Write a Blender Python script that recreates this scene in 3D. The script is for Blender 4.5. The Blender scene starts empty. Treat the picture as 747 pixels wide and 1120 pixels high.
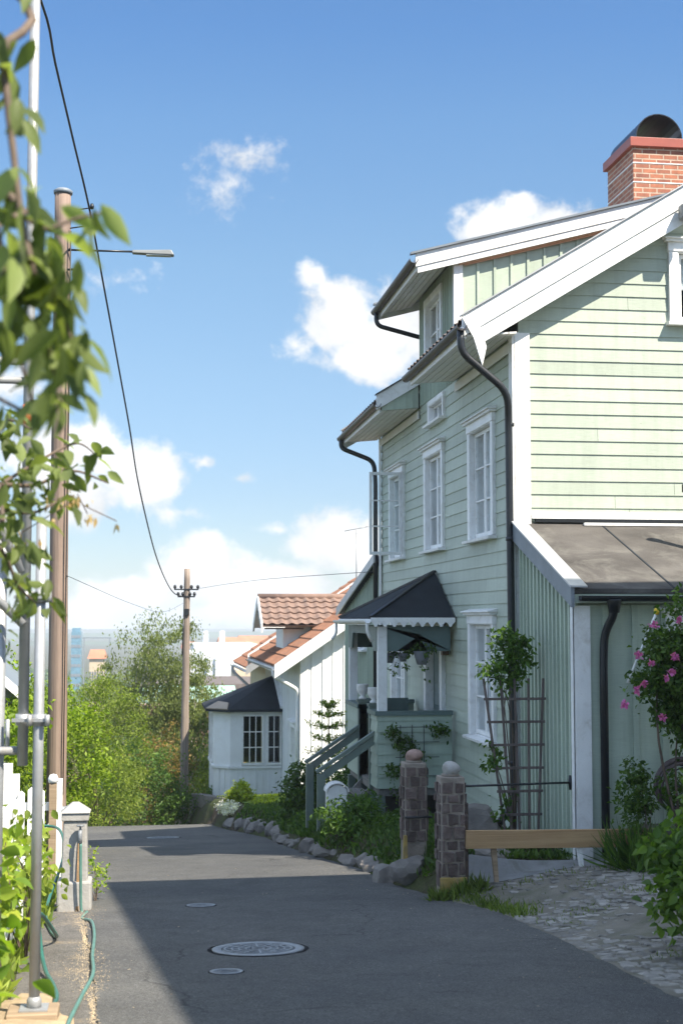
import bpy, bmesh, math, random
import numpy as np
from mathutils import Vector, Matrix
R = math.radians
rng = random.Random(7)
scene = bpy.context.scene
COL = scene.collection
V = Vector
UP = V((0, 0, 1))

# ------------------------------------------------------------------ tagging
WL = {}
def tag(o, label=None, cat=None, group=None, kind=None):
    if label: o['label'] = label
    if cat: o['category'] = cat
    if group: o['group'] = group
    if kind: o['kind'] = kind
    return o
def empty(name, loc, label, cat, group=None):
    o = bpy.data.objects.new(name, None)
    COL.objects.link(o)
    o.location = loc
    o.empty_display_size = .2
    WL[o] = V(loc)
    return tag(o, label, cat, group)
def children(o): return list(o.children)
def copy_tree(o, parent=None):
    c = o.copy(); COL.objects.link(c)
    c.parent = parent
    WL[c] = V(WL[o])
    for ch in children(o): copy_tree(ch, c)
    return c

# ------------------------------------------------------------------ materials
def nt_new(name):
    m = bpy.data.materials.new(name); m.use_nodes = True
    t = m.node_tree; t.nodes.clear()
    return m, t
class NT:
    def __init__(s, t): s.t = t
    def n(s, typ, **kw):
        nd = s.t.nodes.new(typ)
        for k, v in kw.items():
            if k == 'ins':
                for i, val in v.items():
                    if isinstance(val, bpy.types.NodeSocket): s.t.links.new(val, nd.inputs[i])
                    else: nd.inputs[i].default_value = val
            else: setattr(nd, k, v)
        return nd
    def math(s, op, a, b=0.0, c=None, clamp=False):
        ins = {0: a, 1: b}
        if c is not None: ins[2] = c
        return s.n('ShaderNodeMath', operation=op, use_clamp=clamp, ins=ins).outputs[0]
    def mix(s, fac, a, b, blend='MIX'):
        nd = s.n('ShaderNodeMix', data_type='RGBA', blend_type=blend)
        for i, val in ((0, fac), (6, a), (7, b)):
            if isinstance(val, bpy.types.NodeSocket): s.t.links.new(val, nd.inputs[i])
            else: nd.inputs[i].default_value = val
        return nd.outputs[2]
    def ramp(s, fac, pts):
        nd = s.n('ShaderNodeValToRGB', ins={0: fac})
        cr = nd.color_ramp
        while len(cr.elements) < len(pts): cr.elements.new(.5)
        for e, (p, c) in zip(cr.elements, pts):
            e.position = p
            e.color = (c, c, c, 1) if not hasattr(c, '__len__') else (*c[:3], 1)
        return nd.outputs[0]
    def noise(s, vec, scale, detail=4, rough=.55, dist=0):
        return s.n('ShaderNodeTexNoise', ins={'Vector': vec, 'Scale': scale, 'Detail': detail, 'Roughness': rough, 'Distortion': dist}).outputs[0]
def c4(c, k=1.0): return (c[0]*k, c[1]*k, c[2]*k, 1)

def mat(name, col, rough=.6, var=.12, scale=3.0, bump=0.0, bscale=40.0, metal=0.0, island=0.0,
        dirt=None, dirt_amt=.5, dirt_scale=2.0, stretch=(1, 1, 1), spec=.4, coat=0.0):
    m, t = nt_new(name); g = NT(t)
    tc = g.n('ShaderNodeTexCoord').outputs['Object']
    mp = g.n('ShaderNodeMapping', ins={0: tc, 3: stretch}).outputs[0]
    n1 = g.noise(mp, scale, 5, .6)
    f1 = g.ramp(n1, [(.3, 0.0), (.7, 1.0)])
    c = g.mix(f1, c4(col, 1-var), c4(col, 1+var))
    if island:
        ri = g.n('ShaderNodeNewGeometry').outputs['Random Per Island']
        k = g.math('MULTIPLY_ADD', ri, 2*island, 1-island)
        hs = g.n('ShaderNodeHueSaturation', ins={2: k, 4: c}).outputs[0]
        c = hs
    if dirt:
        n2 = g.noise(tc, dirt_scale, 8, .7, .6)
        f2 = g.ramp(n2, [(.5, 0.0), (.72, 1.0)])
        c = g.mix(g.math('MULTIPLY', f2, dirt_amt), c, c4(dirt))
    p = g.n('ShaderNodeBsdfPrincipled', ins={'Base Color': c, 'Roughness': rough, 'Metallic': metal, 'Specular IOR Level': spec, 'Coat Weight': coat})
    if bump:
        n3 = g.noise(mp, bscale, 6, .65)
        b = g.n('ShaderNodeBump', ins={'Strength': bump, 'Distance': .02, 'Height': n3}).outputs[0]
        t.links.new(b, p.inputs['Normal'])
    o = g.n('ShaderNodeOutputMaterial')
    t.links.new(p.outputs[0], o.inputs[0])
    return m

def leafmat(name, dark, light, tip=None, trans=.45, spec=.25, rough=.5, tt=(1.5, 1.6, .55)):
    m, t = nt_new(name); g = NT(t)
    ri = g.n('ShaderNodeNewGeometry').outputs['Random Per Island']
    pts = [(0.0, dark), (.75, light)]
    if tip: pts.append((1.0, tip))
    else: pts.append((1.0, tuple(min(1, x*1.25) for x in light)))
    c = g.ramp(ri, pts)
    tc = g.n('ShaderNodeTexCoord').outputs['Object']
    big = g.ramp(g.noise(tc, 1.3, 3), [(.3, .72), (.7, 1.2)])
    c = g.mix(1.0, c, big, 'MULTIPLY')
    p = g.n('ShaderNodeBsdfPrincipled', ins={'Base Color': c, 'Roughness': rough, 'Specular IOR Level': spec})
    ct = g.mix(1.0, c, (*tt, 1), 'MULTIPLY')
    tr = g.n('ShaderNodeBsdfTranslucent', ins={0: ct})
    mx = g.n('ShaderNodeMixShader', ins={0: trans, 1: p.outputs[0], 2: tr.outputs[0]})
    o = g.n('ShaderNodeOutputMaterial'); t.links.new(mx.outputs[0], o.inputs[0])
    return m

def siding_mat(name, col, flake=(.16, .15, .12)):
    """painted boards: every board its own tone, faint grain, dust streaks, flaked spots"""
    m, t = nt_new(name); g = NT(t)
    tc = g.n('ShaderNodeTexCoord').outputs['Object']
    ri = g.n('ShaderNodeNewGeometry').outputs['Random Per Island']
    n1 = g.noise(tc, 1.1, 6, .65)
    c = g.mix(g.ramp(n1, [(.3, 0.0), (.72, 1.0)]), c4(col, .9), c4(col, 1.06))
    grain = g.noise(g.n('ShaderNodeMapping', ins={0: tc, 3: (3, 3, 60)}).outputs[0], 2.5, 5, .7)
    c = g.mix(.5, c, g.ramp(grain, [(.35, .82), (.65, 1.08)]), 'MULTIPLY')
    k = g.math('MULTIPLY_ADD', ri, .17, .91)
    c = g.n('ShaderNodeHueSaturation', ins={2: k, 4: c}).outputs[0]
    st = g.noise(g.n('ShaderNodeMapping', ins={0: tc, 3: (7, 7, .5)}).outputs[0], 1.6, 6, .65)
    c = g.mix(.45, c, g.ramp(st, [(.34, .80), (.55, 1.02)]), 'MULTIPLY')
    fl = g.noise(g.n('ShaderNodeMapping', ins={0: tc, 3: (1, 1, 3.2)}).outputs[0], 5.5, 9, .72, .4)
    c = g.mix(g.ramp(fl, [(.655, 0.0), (.69, .8)]), c, c4(flake))
    p = g.n('ShaderNodeBsdfPrincipled', ins={'Base Color': c, 'Roughness': .55, 'Specular IOR Level': .35})
    b = g.n('ShaderNodeBump', ins={'Strength': .25, 'Distance': .01, 'Height': grain}).outputs[0]
    t.links.new(b, p.inputs['Normal'])
    o = g.n('ShaderNodeOutputMaterial'); t.links.new(p.outputs[0], o.inputs[0])
    return m

def glass_mat(name, tint=(.9, .95, .95), refl=.18):
    m, t = nt_new(name); g = NT(t)
    fr = g.n('ShaderNodeFresnel', ins={0: 1.5}).outputs[0]
    f = g.math('MULTIPLY_ADD', fr, .42, .015, clamp=True)
    tr = g.n('ShaderNodeBsdfTransparent', ins={0: c4(tint)})
    gl = g.n('ShaderNodeBsdfGlossy', ins={0: (1, 1, 1, 1), 1: .02})
    mx = g.n('ShaderNodeMixShader', ins={0: f, 1: tr.outputs[0], 2: gl.outputs[0]})
    o = g.n('ShaderNodeOutputMaterial'); t.links.new(mx.outputs[0], o.inputs[0])
    return m

def asphalt_mat(name, col, patch, speck=1.0, sand=None):
    m, t = nt_new(name); g = NT(t)
    tc = g.n('ShaderNodeTexCoord').outputs['Object']
    big = g.noise(tc, .55, 5, .6)
    c = g.mix(g.ramp(big, [(.35, 0.0), (.68, 1.0)]), c4(col), c4(patch))
    fine = g.noise(tc, 140, 3, .7)
    c = g.mix(.7*speck, c, g.ramp(fine, [(.32, .25), (.5, .9), (.68, 2.2)]), 'MULTIPLY')
    st2 = g.noise(tc, 2.6, 8, .75, .8)
    c = g.mix(.55, c, g.ramp(st2, [(.34, .62), (.5, 1.0), (.66, 1.22)]), 'MULTIPLY')
    wv = g.n('ShaderNodeVectorMath', operation='MULTIPLY_ADD', ins={0: g.n('ShaderNodeTexNoise', ins={'Vector': tc, 'Scale': 2.0, 'Detail': 6.0}).outputs['Color'], 1: (.7, .7, 0), 2: tc}).outputs[0]
    ve = g.n('ShaderNodeTexVoronoi', feature='DISTANCE_TO_EDGE', ins={'Vector': wv, 'Scale': .33})
    ck = g.math('MULTIPLY', g.ramp(ve.outputs['Distance'], [(.0, 1.0), (.0028, .8), (.005, 0.0)]), g.ramp(g.noise(tc, .7, 3), [(.5, 0.0), (.58, 1.0)]))
    c = g.mix(g.math('MULTIPLY', ck, .75), c, (.02, .02, .02, 1))
    c = g.mix(.8, c, g.ramp(g.noise(tc, 42, 5, .75), [(.33, .62), (.5, 1.0), (.67, 1.45)]), 'MULTIPLY')
    vo = g.n('ShaderNodeTexVoronoi', ins={'Vector': tc, 'Scale': 38.0})
    st = g.ramp(vo.outputs['Distance'], [(.14, 1.0), (.22, 0.0)])
    rnd = g.math('GREATER_THAN', g.n('ShaderNodeSeparateColor', ins={0: vo.outputs['Color']}).outputs[0], .9)
    c = g.mix(g.math('MULTIPLY', st, g.math('MULTIPLY', rnd, .5)), c, (.3, .29, .26, 1))
    if sand:
        sn = g.noise(tc, 1.7, 8, .72, .5)
        sf = g.ramp(sn, [(.53, 0.0), (.68, .85)])
        grit = g.ramp(g.noise(tc, 60, 3, .7), [(.42, 0.0), (.62, 1.0)])
        c = g.mix(g.math('MULTIPLY', sf, grit), c, c4(sand))
    p = g.n('ShaderNodeBsdfPrincipled', ins={'Base Color': c, 'Roughness': .85, 'Specular IOR Level': .3})
    b = g.n('ShaderNodeBump', ins={'Strength': .8, 'Distance': .012, 'Height': fine}).outputs[0]
    t.links.new(b, p.inputs['Normal'])
    o = g.n('ShaderNodeOutputMaterial'); t.links.new(p.outputs[0], o.inputs[0])
    return m

def sett_mat(name):
    m, t = nt_new(name); g = NT(t)
    tc = g.n('ShaderNodeTexCoord').outputs['Object']
    wob = g.noise(tc, 2.2, 3)
    wv = g.n('ShaderNodeVectorMath', operation='MULTIPLY_ADD', ins={0: g.n('ShaderNodeCombineXYZ', ins={0: wob, 1: wob, 2: 0.0}).outputs[0], 1: (.30, .22, 0), 2: tc}).outputs[0]
    br = g.n('ShaderNodeTexBrick', ins={'Vector': wv, 'Color1': (.27, .26, .25, 1), 'Color2': (.37, .36, .345, 1), 'Mortar': (.17, .16, .135, 1),
             'Scale': 1.0, 'Mortar Size': .016, 'Mortar Smooth': .6, 'Bias': -.1, 'Brick Width': .14, 'Row Height': .085})
    c = br.outputs['Color']
    c = g.mix(.6, c, g.ramp(g.noise(tc, 16, 6, .75), [(.32, .35), (.68, 1.55)]), 'MULTIPLY')
    gn = g.noise(tc, 1.5, 7, .7)
    c = g.mix(g.ramp(gn, [(.5, 0.0), (.66, .75)]), c, (.075, .08, .04, 1))
    sn = g.noise(tc, 2.7, 7, .7, .4)
    c = g.mix(g.ramp(sn, [(.5, 0.0), (.68, .75)]), c, (.26, .235, .19, 1))
    p = g.n('ShaderNodeBsdfPrincipled', ins={'Base Color': c, 'Roughness': .85, 'Specular IOR Level': .3})
    h = g.math('ADD', g.math('MULTIPLY', br.outputs['Fac'], -1.0), g.math('MULTIPLY', g.noise(tc, 25, 4), .6))
    b = g.n('ShaderNodeBump', ins={'Strength': .9, 'Distance': .03, 'Height': h}).outputs[0]
    t.links.new(b, p.inputs['Normal'])
    o = g.n('ShaderNodeOutputMaterial'); t.links.new(p.outputs[0], o.inputs[0])
    return m

def brick_mat(name):
    m, t = nt_new(name); g = NT(t)
    tc = g.n('ShaderNodeTexCoord').outputs['Object']
    s = g.n('ShaderNodeSeparateXYZ', ins={0: tc}).outputs
    vec = g.n('ShaderNodeCombineXYZ', ins={0: g.math('ADD', s[0], s[1]), 1: s[2], 2: 0.0}).outputs[0]
    br = g.n('ShaderNodeTexBrick', ins={'Vector': vec, 'Color1': (.38, .135, .07, 1), 'Color2': (.22, .078, .05, 1), 'Mortar': (.46, .34, .25, 1),
             'Scale': 1.0, 'Mortar Size': .011, 'Mortar Smooth': .2, 'Bias': -.1, 'Brick Width': .225, 'Row Height': .075})
    c = g.mix(.6, br.outputs['Color'], g.ramp(g.noise(tc, 9, 6, .7), [(.3, .6), (.7, 1.35)]), 'MULTIPLY')
    p = g.n('ShaderNodeBsdfPrincipled', ins={'Base Color': c, 'Roughness': .8})
    b = g.n('ShaderNodeBump', ins={'Strength': .8, 'Distance': .012, 'Height': g.math('SUBTRACT', 1.0, br.outputs['Fac'])}).outputs[0]
    t.links.new(b, p.inputs['Normal'])
    o = g.n('ShaderNodeOutputMaterial'); t.links.new(p.outputs[0], o.inputs[0])
    return m

def ground_mat(name):
    m, t = nt_new(name); g = NT(t)
    tc = g.n('ShaderNodeTexCoord').outputs['Object']
    n1 = g.noise(tc, .9, 7, .65)
    c = g.mix(g.ramp(n1, [(.4, 0.0), (.6, 1.0)]), (.055, .042, .028, 1), (.06, .075, .025, 1))
    c = g.mix(.7, c, g.ramp(g.noise(tc, 24, 6, .7), [(.3, .45), (.7, 1.6)]), 'MULTIPLY')
    p = g.n('ShaderNodeBsdfPrincipled', ins={'Base Color': c, 'Roughness': .95, 'Specular IOR Level': .2})
    b = g.n('ShaderNodeBump', ins={'Strength': .8, 'Distance': .05, 'Height': g.noise(tc, 18, 6, .7)}).outputs[0]
    t.links.new(b, p.inputs['Normal'])
    o = g.n('ShaderNodeOutputMaterial'); t.links.new(p.outputs[0], o.inputs[0])
    return m

def wood_mat(name, col, dark, rough=.75, zscale=.35, axis=2, spec=.25):
    m, t = nt_new(name); g = NT(t)
    tc = g.n('ShaderNodeTexCoord').outputs['Object']
    st = [14, 14, 14]; st[axis] = zscale
    mp = g.n('ShaderNodeMapping', ins={0: tc, 3: tuple(st)}).outputs[0]
    n1 = g.noise(mp, 2.0, 8, .7, .3)
    c = g.mix(g.ramp(n1, [(.32, 0.0), (.62, 1.0)]), c4(dark), c4(col))
    c = g.mix(.5, c, g.ramp(g.noise(tc, 1.3, 5), [(.3, .7), (.7, 1.25)]), 'MULTIPLY')
    p = g.n('ShaderNodeBsdfPrincipled', ins={'Base Color': c, 'Roughness': rough, 'Specular IOR Level': spec})
    b = g.n('ShaderNodeBump', ins={'Strength': .5, 'Distance': .01, 'Height': n1}).outputs[0]
    t.links.new(b, p.inputs['Normal'])
    o = g.n('ShaderNodeOutputMaterial'); t.links.new(p.outputs[0], o.inputs[0])
    return m

GREEN = (.43, .482, .395)
M = {}
M['green'] = siding_mat('sage paint', GREEN)
M['green_v'] = siding_mat('sage paint boards', (.44, .51, .41))
M['green_p'] = siding_mat('porch paint', (.34, .41, .33))
M['white'] = mat('white paint', (.79, .79, .77), .5, .08, 2.5, .2, 60, dirt=(.47, .44, .37), dirt_amt=.5, dirt_scale=7, island=.06)
M['white_wall'] = mat('white wall paint', (.80, .81, .80), .55, .05, 1.5, .12, 50, island=.05, dirt=(.55, .53, .47), dirt_amt=.3, dirt_scale=1.5)
M['soffit'] = mat('soffit paint', (.74, .73, .69), .6, .06, 2, .1, 40, island=.07)
M['peach'] = mat('bare soffit wood', (.62, .38, .26), .7, .1, 2, .1, 40)
M['dkgreen'] = mat('dark green paint', (.10, .145, .135), .5, .15, 3, .15, 50)
M['dkgreen_l'] = mat('grey green paint', (.13, .17, .145), .55, .15, 3, .15, 50, dirt=(.2, .2, .16), dirt_amt=.4)
M['black_metal'] = mat('black steel', (.012, .014, .017), .35, .2, 4, 0, 40, spec=.5)
M['brown_metal'] = mat('dark brown gutter', (.055, .045, .042), .45, .2, 4, .1, 30)
M['zinc'] = mat('zinc sheet', (.42, .43, .44), .45, .12, 3, .08, 25, metal=.4, dirt=(.25, .22, .18), dirt_amt=.4)
M['galv'] = mat('galvanised tube', (.36, .37, .375), .5, .10, 8, .1, 40, metal=.45, dirt=(.33, .27, .2), dirt_amt=.45, dirt_scale=5)
M['slate_paint'] = mat('blue grey fascia', (.17, .195, .22), .5, .15, 3, .1, 30)
M['felt'] = mat('roofing felt', (.095, .088, .081), .95, .3, 1.6, .7, 120, dirt=(.26, .25, .22), dirt_amt=.55, dirt_scale=1.3, spec=.15)
M['felt_dark'] = mat('dark roofing felt', (.022, .027, .033), .8, .25, 2, .5, 120, spec=.2)
M['tile_grey'] = mat('weathered tiles', (.115, .09, .078), .8, .3, 4, .3, 50, island=.1, dirt=(.22, .2, .17), dirt_amt=.5)
M['tile_red'] = mat('clay tiles', (.255, .12, .068), .8, .25, 5, .3, 50, dirt=(.15, .10, .075), dirt_amt=.75, dirt_scale=3.5)
M['tile_brown'] = mat('old clay tiles', (.205, .135, .105), .8, .25, 5, .3, 50, dirt=(.13, .10, .09), dirt_amt=.75, dirt_scale=4)
M['brick'] = brick_mat('chimney brick')
M['redmetal'] = mat('red cap sheet', (.30, .075, .05), .45, .1, 4, .05, 30)
M['hood'] = mat('black hood', (.015, .017, .022), .3, .2, 3)
M['glass'] = glass_mat('window glass')
M['curtain'] = mat('curtain', (.58, .60, .62), .9, .06, 3, .2, 20, stretch=(4, 4, .3))
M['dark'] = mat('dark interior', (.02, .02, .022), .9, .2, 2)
M['stone'] = mat('grey stone', (.17, .155, .14), .9, .3, 4, .7, 14, island=.2, dirt=(.09, .1, .06), dirt_amt=.5)
M['foundation'] = mat('rubble foundation', (.17, .165, .155), .9, .3, 5, .8, 10, dirt=(.07, .08, .06), dirt_amt=.5)
M['concrete'] = mat('concrete', (.33, .32, .30), .9, .15, 3, .4, 30, dirt=(.19, .17, .14), dirt_amt=.6, dirt_scale=3)
M['slab'] = mat('path slab', (.20, .205, .205), .9, .2, 3, .5, 30, dirt=(.09, .09, .06), dirt_amt=.7, dirt_scale=3.5)
M['block'] = mat('slag stone', (.11, .08, .07), .8, .4, 9, .8, 30, island=.4, dirt=(.25, .22, .18), dirt_amt=.55, dirt_scale=7)
M['mortar'] = mat('mortar', (.27, .23, .19), .95, .2, 12, .6, 40, dirt=(.14, .11, .08), dirt_amt=.5)
M['yellowp'] = mat('yellow paint', (.33, .23, .07), .8, .3, 8, .4, 40, dirt=(.17, .15, .11), dirt_amt=.95, dirt_scale=9)
M['pink_granite'] = mat('pink granite', (.30, .20, .165), .85, .25, 14, .5, 50)
M['plank'] = wood_mat('pine plank', (.46, .31, .165), (.33, .20, .10), axis=0, zscale=.5)
M['pole'] = wood_mat('pole wood', (.29, .215, .17), (.15, .11, .088), axis=2, zscale=.25)
M['polegrey'] = wood_mat('weathered pole', (.30, .245, .20), (.14, .11, .09), axis=2, zscale=.25)
M['bark'] = wood_mat('bark', (.16, .12, .09), (.06, .045, .035), axis=2, zscale=3)
M['birchbark'] = mat('pale bark', (.52, .49, .43), .8, .25, 5, .4, 20, dirt=(.1, .09, .08), dirt_amt=.6)
M['trellis'] = wood_mat('trellis wood', (.17, .135, .12), (.08, .065, .06))
M['asphalt'] = asphalt_mat('asphalt', (.076, .0765, .076), (.110, .108, .101))
M['asphalt_old'] = asphalt_mat('old asphalt', (.115, .108, .098), (.15, .14, .125), 1.0, (.40, .31, .195))
M['sand'] = mat('sand', (.40, .30, .185), .95, .2, 6, .7, 60, dirt=(.2, .17, .13), dirt_amt=.5, dirt_scale=9)
M['sett_stone'] = mat('sett stones', (.235, .222, .20), .85, .25, 12, .6, 40, island=.35, dirt=(.15, .14, .10), dirt_amt=.65, dirt_scale=2.2)
M['sett_bed'] = mat('sandy joints', (.17, .155, .125), .95, .3, 3, .8, 30, dirt=(.075, .085, .04), dirt_amt=.8, dirt_scale=1.6)
M['setts'] = sett_mat('granite setts')
M['ground'] = ground_mat('soil and grass')
M['iron'] = mat('cast iron', (.25, .265, .28), .5, .3, 14, .5, 60, metal=.15)
M['ironrust'] = mat('rust', (.30, .19, .10), .85, .3, 8, .4, 40)
M['hose'] = mat('green hose', (.03, .12, .095), .35, .2, 10)
M['hose2'] = mat('grey green hose', (.085, .19, .16), .4, .2, 10)
M['hose_brown'] = mat('brown hose', (.12, .09, .085), .45, .25, 10)
M['rubber'] = mat('cable', (.012, .013, .014), .6, .1)
M['lamp'] = mat('lamp housing', (.17, .18, .18), .4, .1)
M['orange'] = mat('orange tape', (.75, .16, .05), .5, .1)
M['pot'] = mat('grey pot', (.17, .18, .20), .6, .15)
M['pot_white'] = mat('white urn', (.74, .73, .70), .6, .08, 5, .2)
M['terracotta'] = mat('terracotta', (.36, .14, .07), .8, .2)
M['wire'] = mat('thin wire', (.03, .03, .03), .5)
M['deck'] = wood_mat('grey deck', (.22, .21, .19), (.12, .115, .105), axis=1)
M['lawn'] = leafmat('lawn blades', (.06, .12, .02), (.14, .24, .03))
M['wood_block'] = wood_mat('wood block', (.36, .27, .18), (.22, .16, .10), axis=0)
M['lf_near'] = leafmat('near leaves', (.055, .085, .020), (.215, .265, .088), trans=.52, tt=(1.25, 1.3, .6))
M['lf_hyd'] = leafmat('hydrangea leaves', (.12, .21, .03), (.27, .37, .045), (.42, .46, .06), trans=.45)
M['lf_bright'] = leafmat('bright leaves', (.12, .20, .018), (.24, .33, .03), trans=.45)
M['lf_light'] = leafmat('light leaves', (.11, .165, .025), (.22, .275, .045), trans=.45)
M['lf_birch'] = leafmat('birch leaves', (.085, .115, .03), (.175, .21, .06), trans=.4)
M['lf_dark'] = leafmat('dark leaves', (.035, .075, .02), (.09, .15, .035), trans=.35)
M['lf_mid'] = leafmat('mid leaves', (.04, .09, .02), (.10, .175, .035), trans=.4)
M['lf_red'] = leafmat('reddish leaves', (.13, .10, .03), (.25, .17, .05), trans=.35)
M['lf_fresh'] = leafmat('fresh leaves', (.055, .12, .022), (.14, .225, .045), trans=.45)
M['lf_grey'] = leafmat('grey green needles', (.13, .15, .08), (.22, .24, .13), trans=.2)
M['lf_rose'] = leafmat('rose leaves', (.03, .07, .015), (.09, .155, .03), trans=.4)
M['lf_yellow'] = leafmat('yellow green leaves', (.16, .22, .02), (.32, .38, .04), trans=.4)
M['lf_dry'] = leafmat('dry leaves', (.26, .17, .07), (.45, .33, .16), trans=.3)
M['petal'] = leafmat('pink petals', (.48, .10, .33), (.62, .19, .47), trans=.25)
M['petal_w'] = leafmat('white petals', (.68, .66, .62), (.84, .82, .80), trans=.25)
M['grassblade'] = leafmat('grass blades', (.06, .10, .02), (.15, .2, .05), trans=.35)

# ------------------------------------------------------------------ mesh building
class Fr:
    """local frame: s along a, t along outward normal n, h up"""
    def __init__(s, o, a, n): s.o, s.a, s.n = V(o), V(a).normalized(), V(n).normalized()
    def __call__(s, x, t, h): return s.o + s.a*x + s.n*t + UP*h
class MB:
    def __init__(s): s.v = []; s.f = []; s.sm = []
    def add(s, vs, fs, smooth=False):
        b = len(s.v); s.v += [tuple(p) for p in vs]
        for f in fs: s.f.append([i+b for i in f]); s.sm.append(smooth)
        return s
    def hexa(s, p):
        return s.add(p, [(0, 1, 2, 3), (7, 6, 5, 4), (0, 4, 5, 1), (1, 5, 6, 2), (2, 6, 7, 3), (3, 7, 4, 0)])
    def fbox(s, F, s0, s1, t0, t1, h0, h1):
        return s.hexa([F(s0, t0, h0), F(s1, t0, h0), F(s1, t1, h0), F(s0, t1, h0), F(s0, t0, h1), F(s1, t0, h1), F(s1, t1, h1), F(s0, t1, h1)])
    def box(s, x0, x1, y0, y1, z0, z1):
        return s.hexa([(x0, y0, z0), (x1, y0, z0), (x1, y1, z0), (x0, y1, z0), (x0, y0, z1), (x1, y0, z1), (x1, y1, z1), (x0, y1, z1)])
    def prism(s, poly, d):
        """closed planar polygon (3D) swept by vector d"""
        n = len(poly); d = V(d)
        vs = [V(p) for p in poly] + [V(p)+d for p in poly]
        fs = [tuple(range(n)), tuple(range(2*n-1, n-1, -1))]
        fs += [(i, (i+1) % n, n+(i+1) % n, n+i) for i in range(n)]
        return s.add(vs, fs)
    def bar(s, p, q, w, h, up=UP):
        p, q = V(p), V(q); d = (q-p).normalized()
        sd = d.cross(V(up))
        if sd.length < 1e-5: sd = d.cross(V((1, 0, 0)))
        sd.normalize(); u = sd.cross(d).normalized()
        r = []
        for c in (p, q):
            r += [c-sd*w/2-u*h/2, c+sd*w/2-u*h/2, c+sd*w/2+u*h/2, c-sd*w/2+u*h/2]
        return s.hexa(r)
    def tube(s, pts, r, seg=10, cap=True, smooth=True):
        pts = [V(p) for p in pts]; n = len(pts)
        rs = r if hasattr(r, '__len__') else [r]*n
        prev = None; vs = []
        for i, p in enumerate(pts):
            d = (pts[min(i+1, n-1)]-pts[max(i-1, 0)]).normalized()
            if prev is None:
                a = d.cross(UP)
                if a.length < .05: a = d.cross(V((1, 0, 0)))
            else: a = prev - d*prev.dot(d)
            a.normalize(); prev = a; b = d.cross(a)
            for k in range(seg):
                th = 2*math.pi*k/seg
                vs.append(p + (a*math.cos(th)+b*math.sin(th))*rs[i])
        fs = []
        for i in range(n-1):
            for k in range(seg):
                k2 = (k+1) % seg
                fs.append((i*seg+k, i*seg+k2, (i+1)*seg+k2, (i+1)*seg+k))
        s.add(vs, fs, smooth)
        if cap:
            b = len(s.v)-len(vs)
            s.f.append([b+k for k in range(seg-1, -1, -1)]); s.sm.append(False)
            s.f.append([b+(n-1)*seg+k for k in range(seg)]); s.sm.append(False)
        return s
    def lathe(s, prof, c, seg=20, axis=None, smooth=True):
        """prof: (r, h) list about the vertical axis through c (or about axis)"""
        c = V(c); ax = UP if axis is None else V(axis).normalized()
        a = ax.cross(V((1, 0, 0)))
        if a.length < .05: a = ax.cross(V((0, 1, 0)))
        a.normalize(); b = ax.cross(a)
        vs = []
        for r, h in prof:
            for k in range(seg):
                th = 2*math.pi*k/seg
                vs.append(c + ax*h + (a*math.cos(th)+b*math.sin(th))*max(r, 1e-4))
        fs = []
        for i in range(len(prof)-1):
            for k in range(seg):
                k2 = (k+1) % seg
                fs.append((i*seg+k, i*seg+k2, (i+1)*seg+k2, (i+1)*seg+k))
        fs.append(tuple(range(seg-1, -1, -1))); fs.append(tuple((len(prof)-1)*seg+k for k in range(seg)))
        return s.add(vs, fs, smooth)
    def blob(s, c, r, seed, rough=.22, sub=2):
        """irregular stone"""
        bm = bmesh.new(); bmesh.ops.create_icosphere(bm, subdivisions=sub, radius=1)
        rr = random.Random(seed)
        ph = [(rr.uniform(-2.2, 2.2), rr.uniform(-2.2, 2.2), rr.uniform(-2.2, 2.2), rr.uniform(0, 6)) for _ in range(6)]
        vs = []
        for v in bm.verts:
            k = 1+sum(math.sin(a*v.co.x*1.6+b*v.co.y*1.6+d*v.co.z*1.6+e) for a, b, d, e in ph)*rough/3
            p = v.co*k
            vs.append((c[0]+p.x*r[0], c[1]+p.y*r[1], c[2]+p.z*r[2]))
        fs = [[v.index for v in f.verts] for f in bm.faces]
        bm.free()
        return s.add(vs, fs, sub > 2)
    def pieces(s):
        """split into groups of loose islands that lie far apart: each becomes a part of its own"""
        n = len(s.v); par = list(range(n))
        def find(a):
            while par[a] != a: par[a] = par[par[a]]; a = par[a]
            return a
        for f in s.f:
            r = find(f[0])
            for q in f[1:]: par[find(q)] = r
        isl = {}
        for i in range(n): isl.setdefault(find(i), []).append(i)
        k = len(isl)
        if k < 2 or k > 400: return [s]
        V_ = np.array([tuple(p) for p in s.v]); ks = list(isl)
        lo = np.array([V_[isl[q]].min(0) for q in ks]); hi = np.array([V_[isl[q]].max(0) for q in ks]); size = (hi-lo).max(1)
        gap = np.maximum(0, np.maximum(lo[:, None]-hi[None], lo[None]-hi[:, None]))
        near = np.sqrt((gap**2).sum(2)) <= np.maximum(.02, .5*np.maximum(size[:, None], size[None]))
        lab = [-1]*k; c = 0
        for i in range(k):
            if lab[i] >= 0: continue
            st = [i]; lab[i] = c
            while st:
                a = st.pop()
                for b in np.nonzero(near[a])[0]:
                    if lab[b] < 0: lab[b] = c; st.append(int(b))
            c += 1
        if c < 2 or c > 14: return [s]
        of = {q: lab[i] for i, q in enumerate(ks)}
        out = [MB() for _ in range(c)]; mp = [None]*n
        for i in range(n):
            g = of[find(i)]; mp[i] = len(out[g].v); out[g].v.append(s.v[i])
        for f, sm in zip(s.f, s.sm):
            g = of[find(f[0])]; out[g].f.append([mp[i] for i in f]); out[g].sm.append(sm)
        return out
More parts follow.
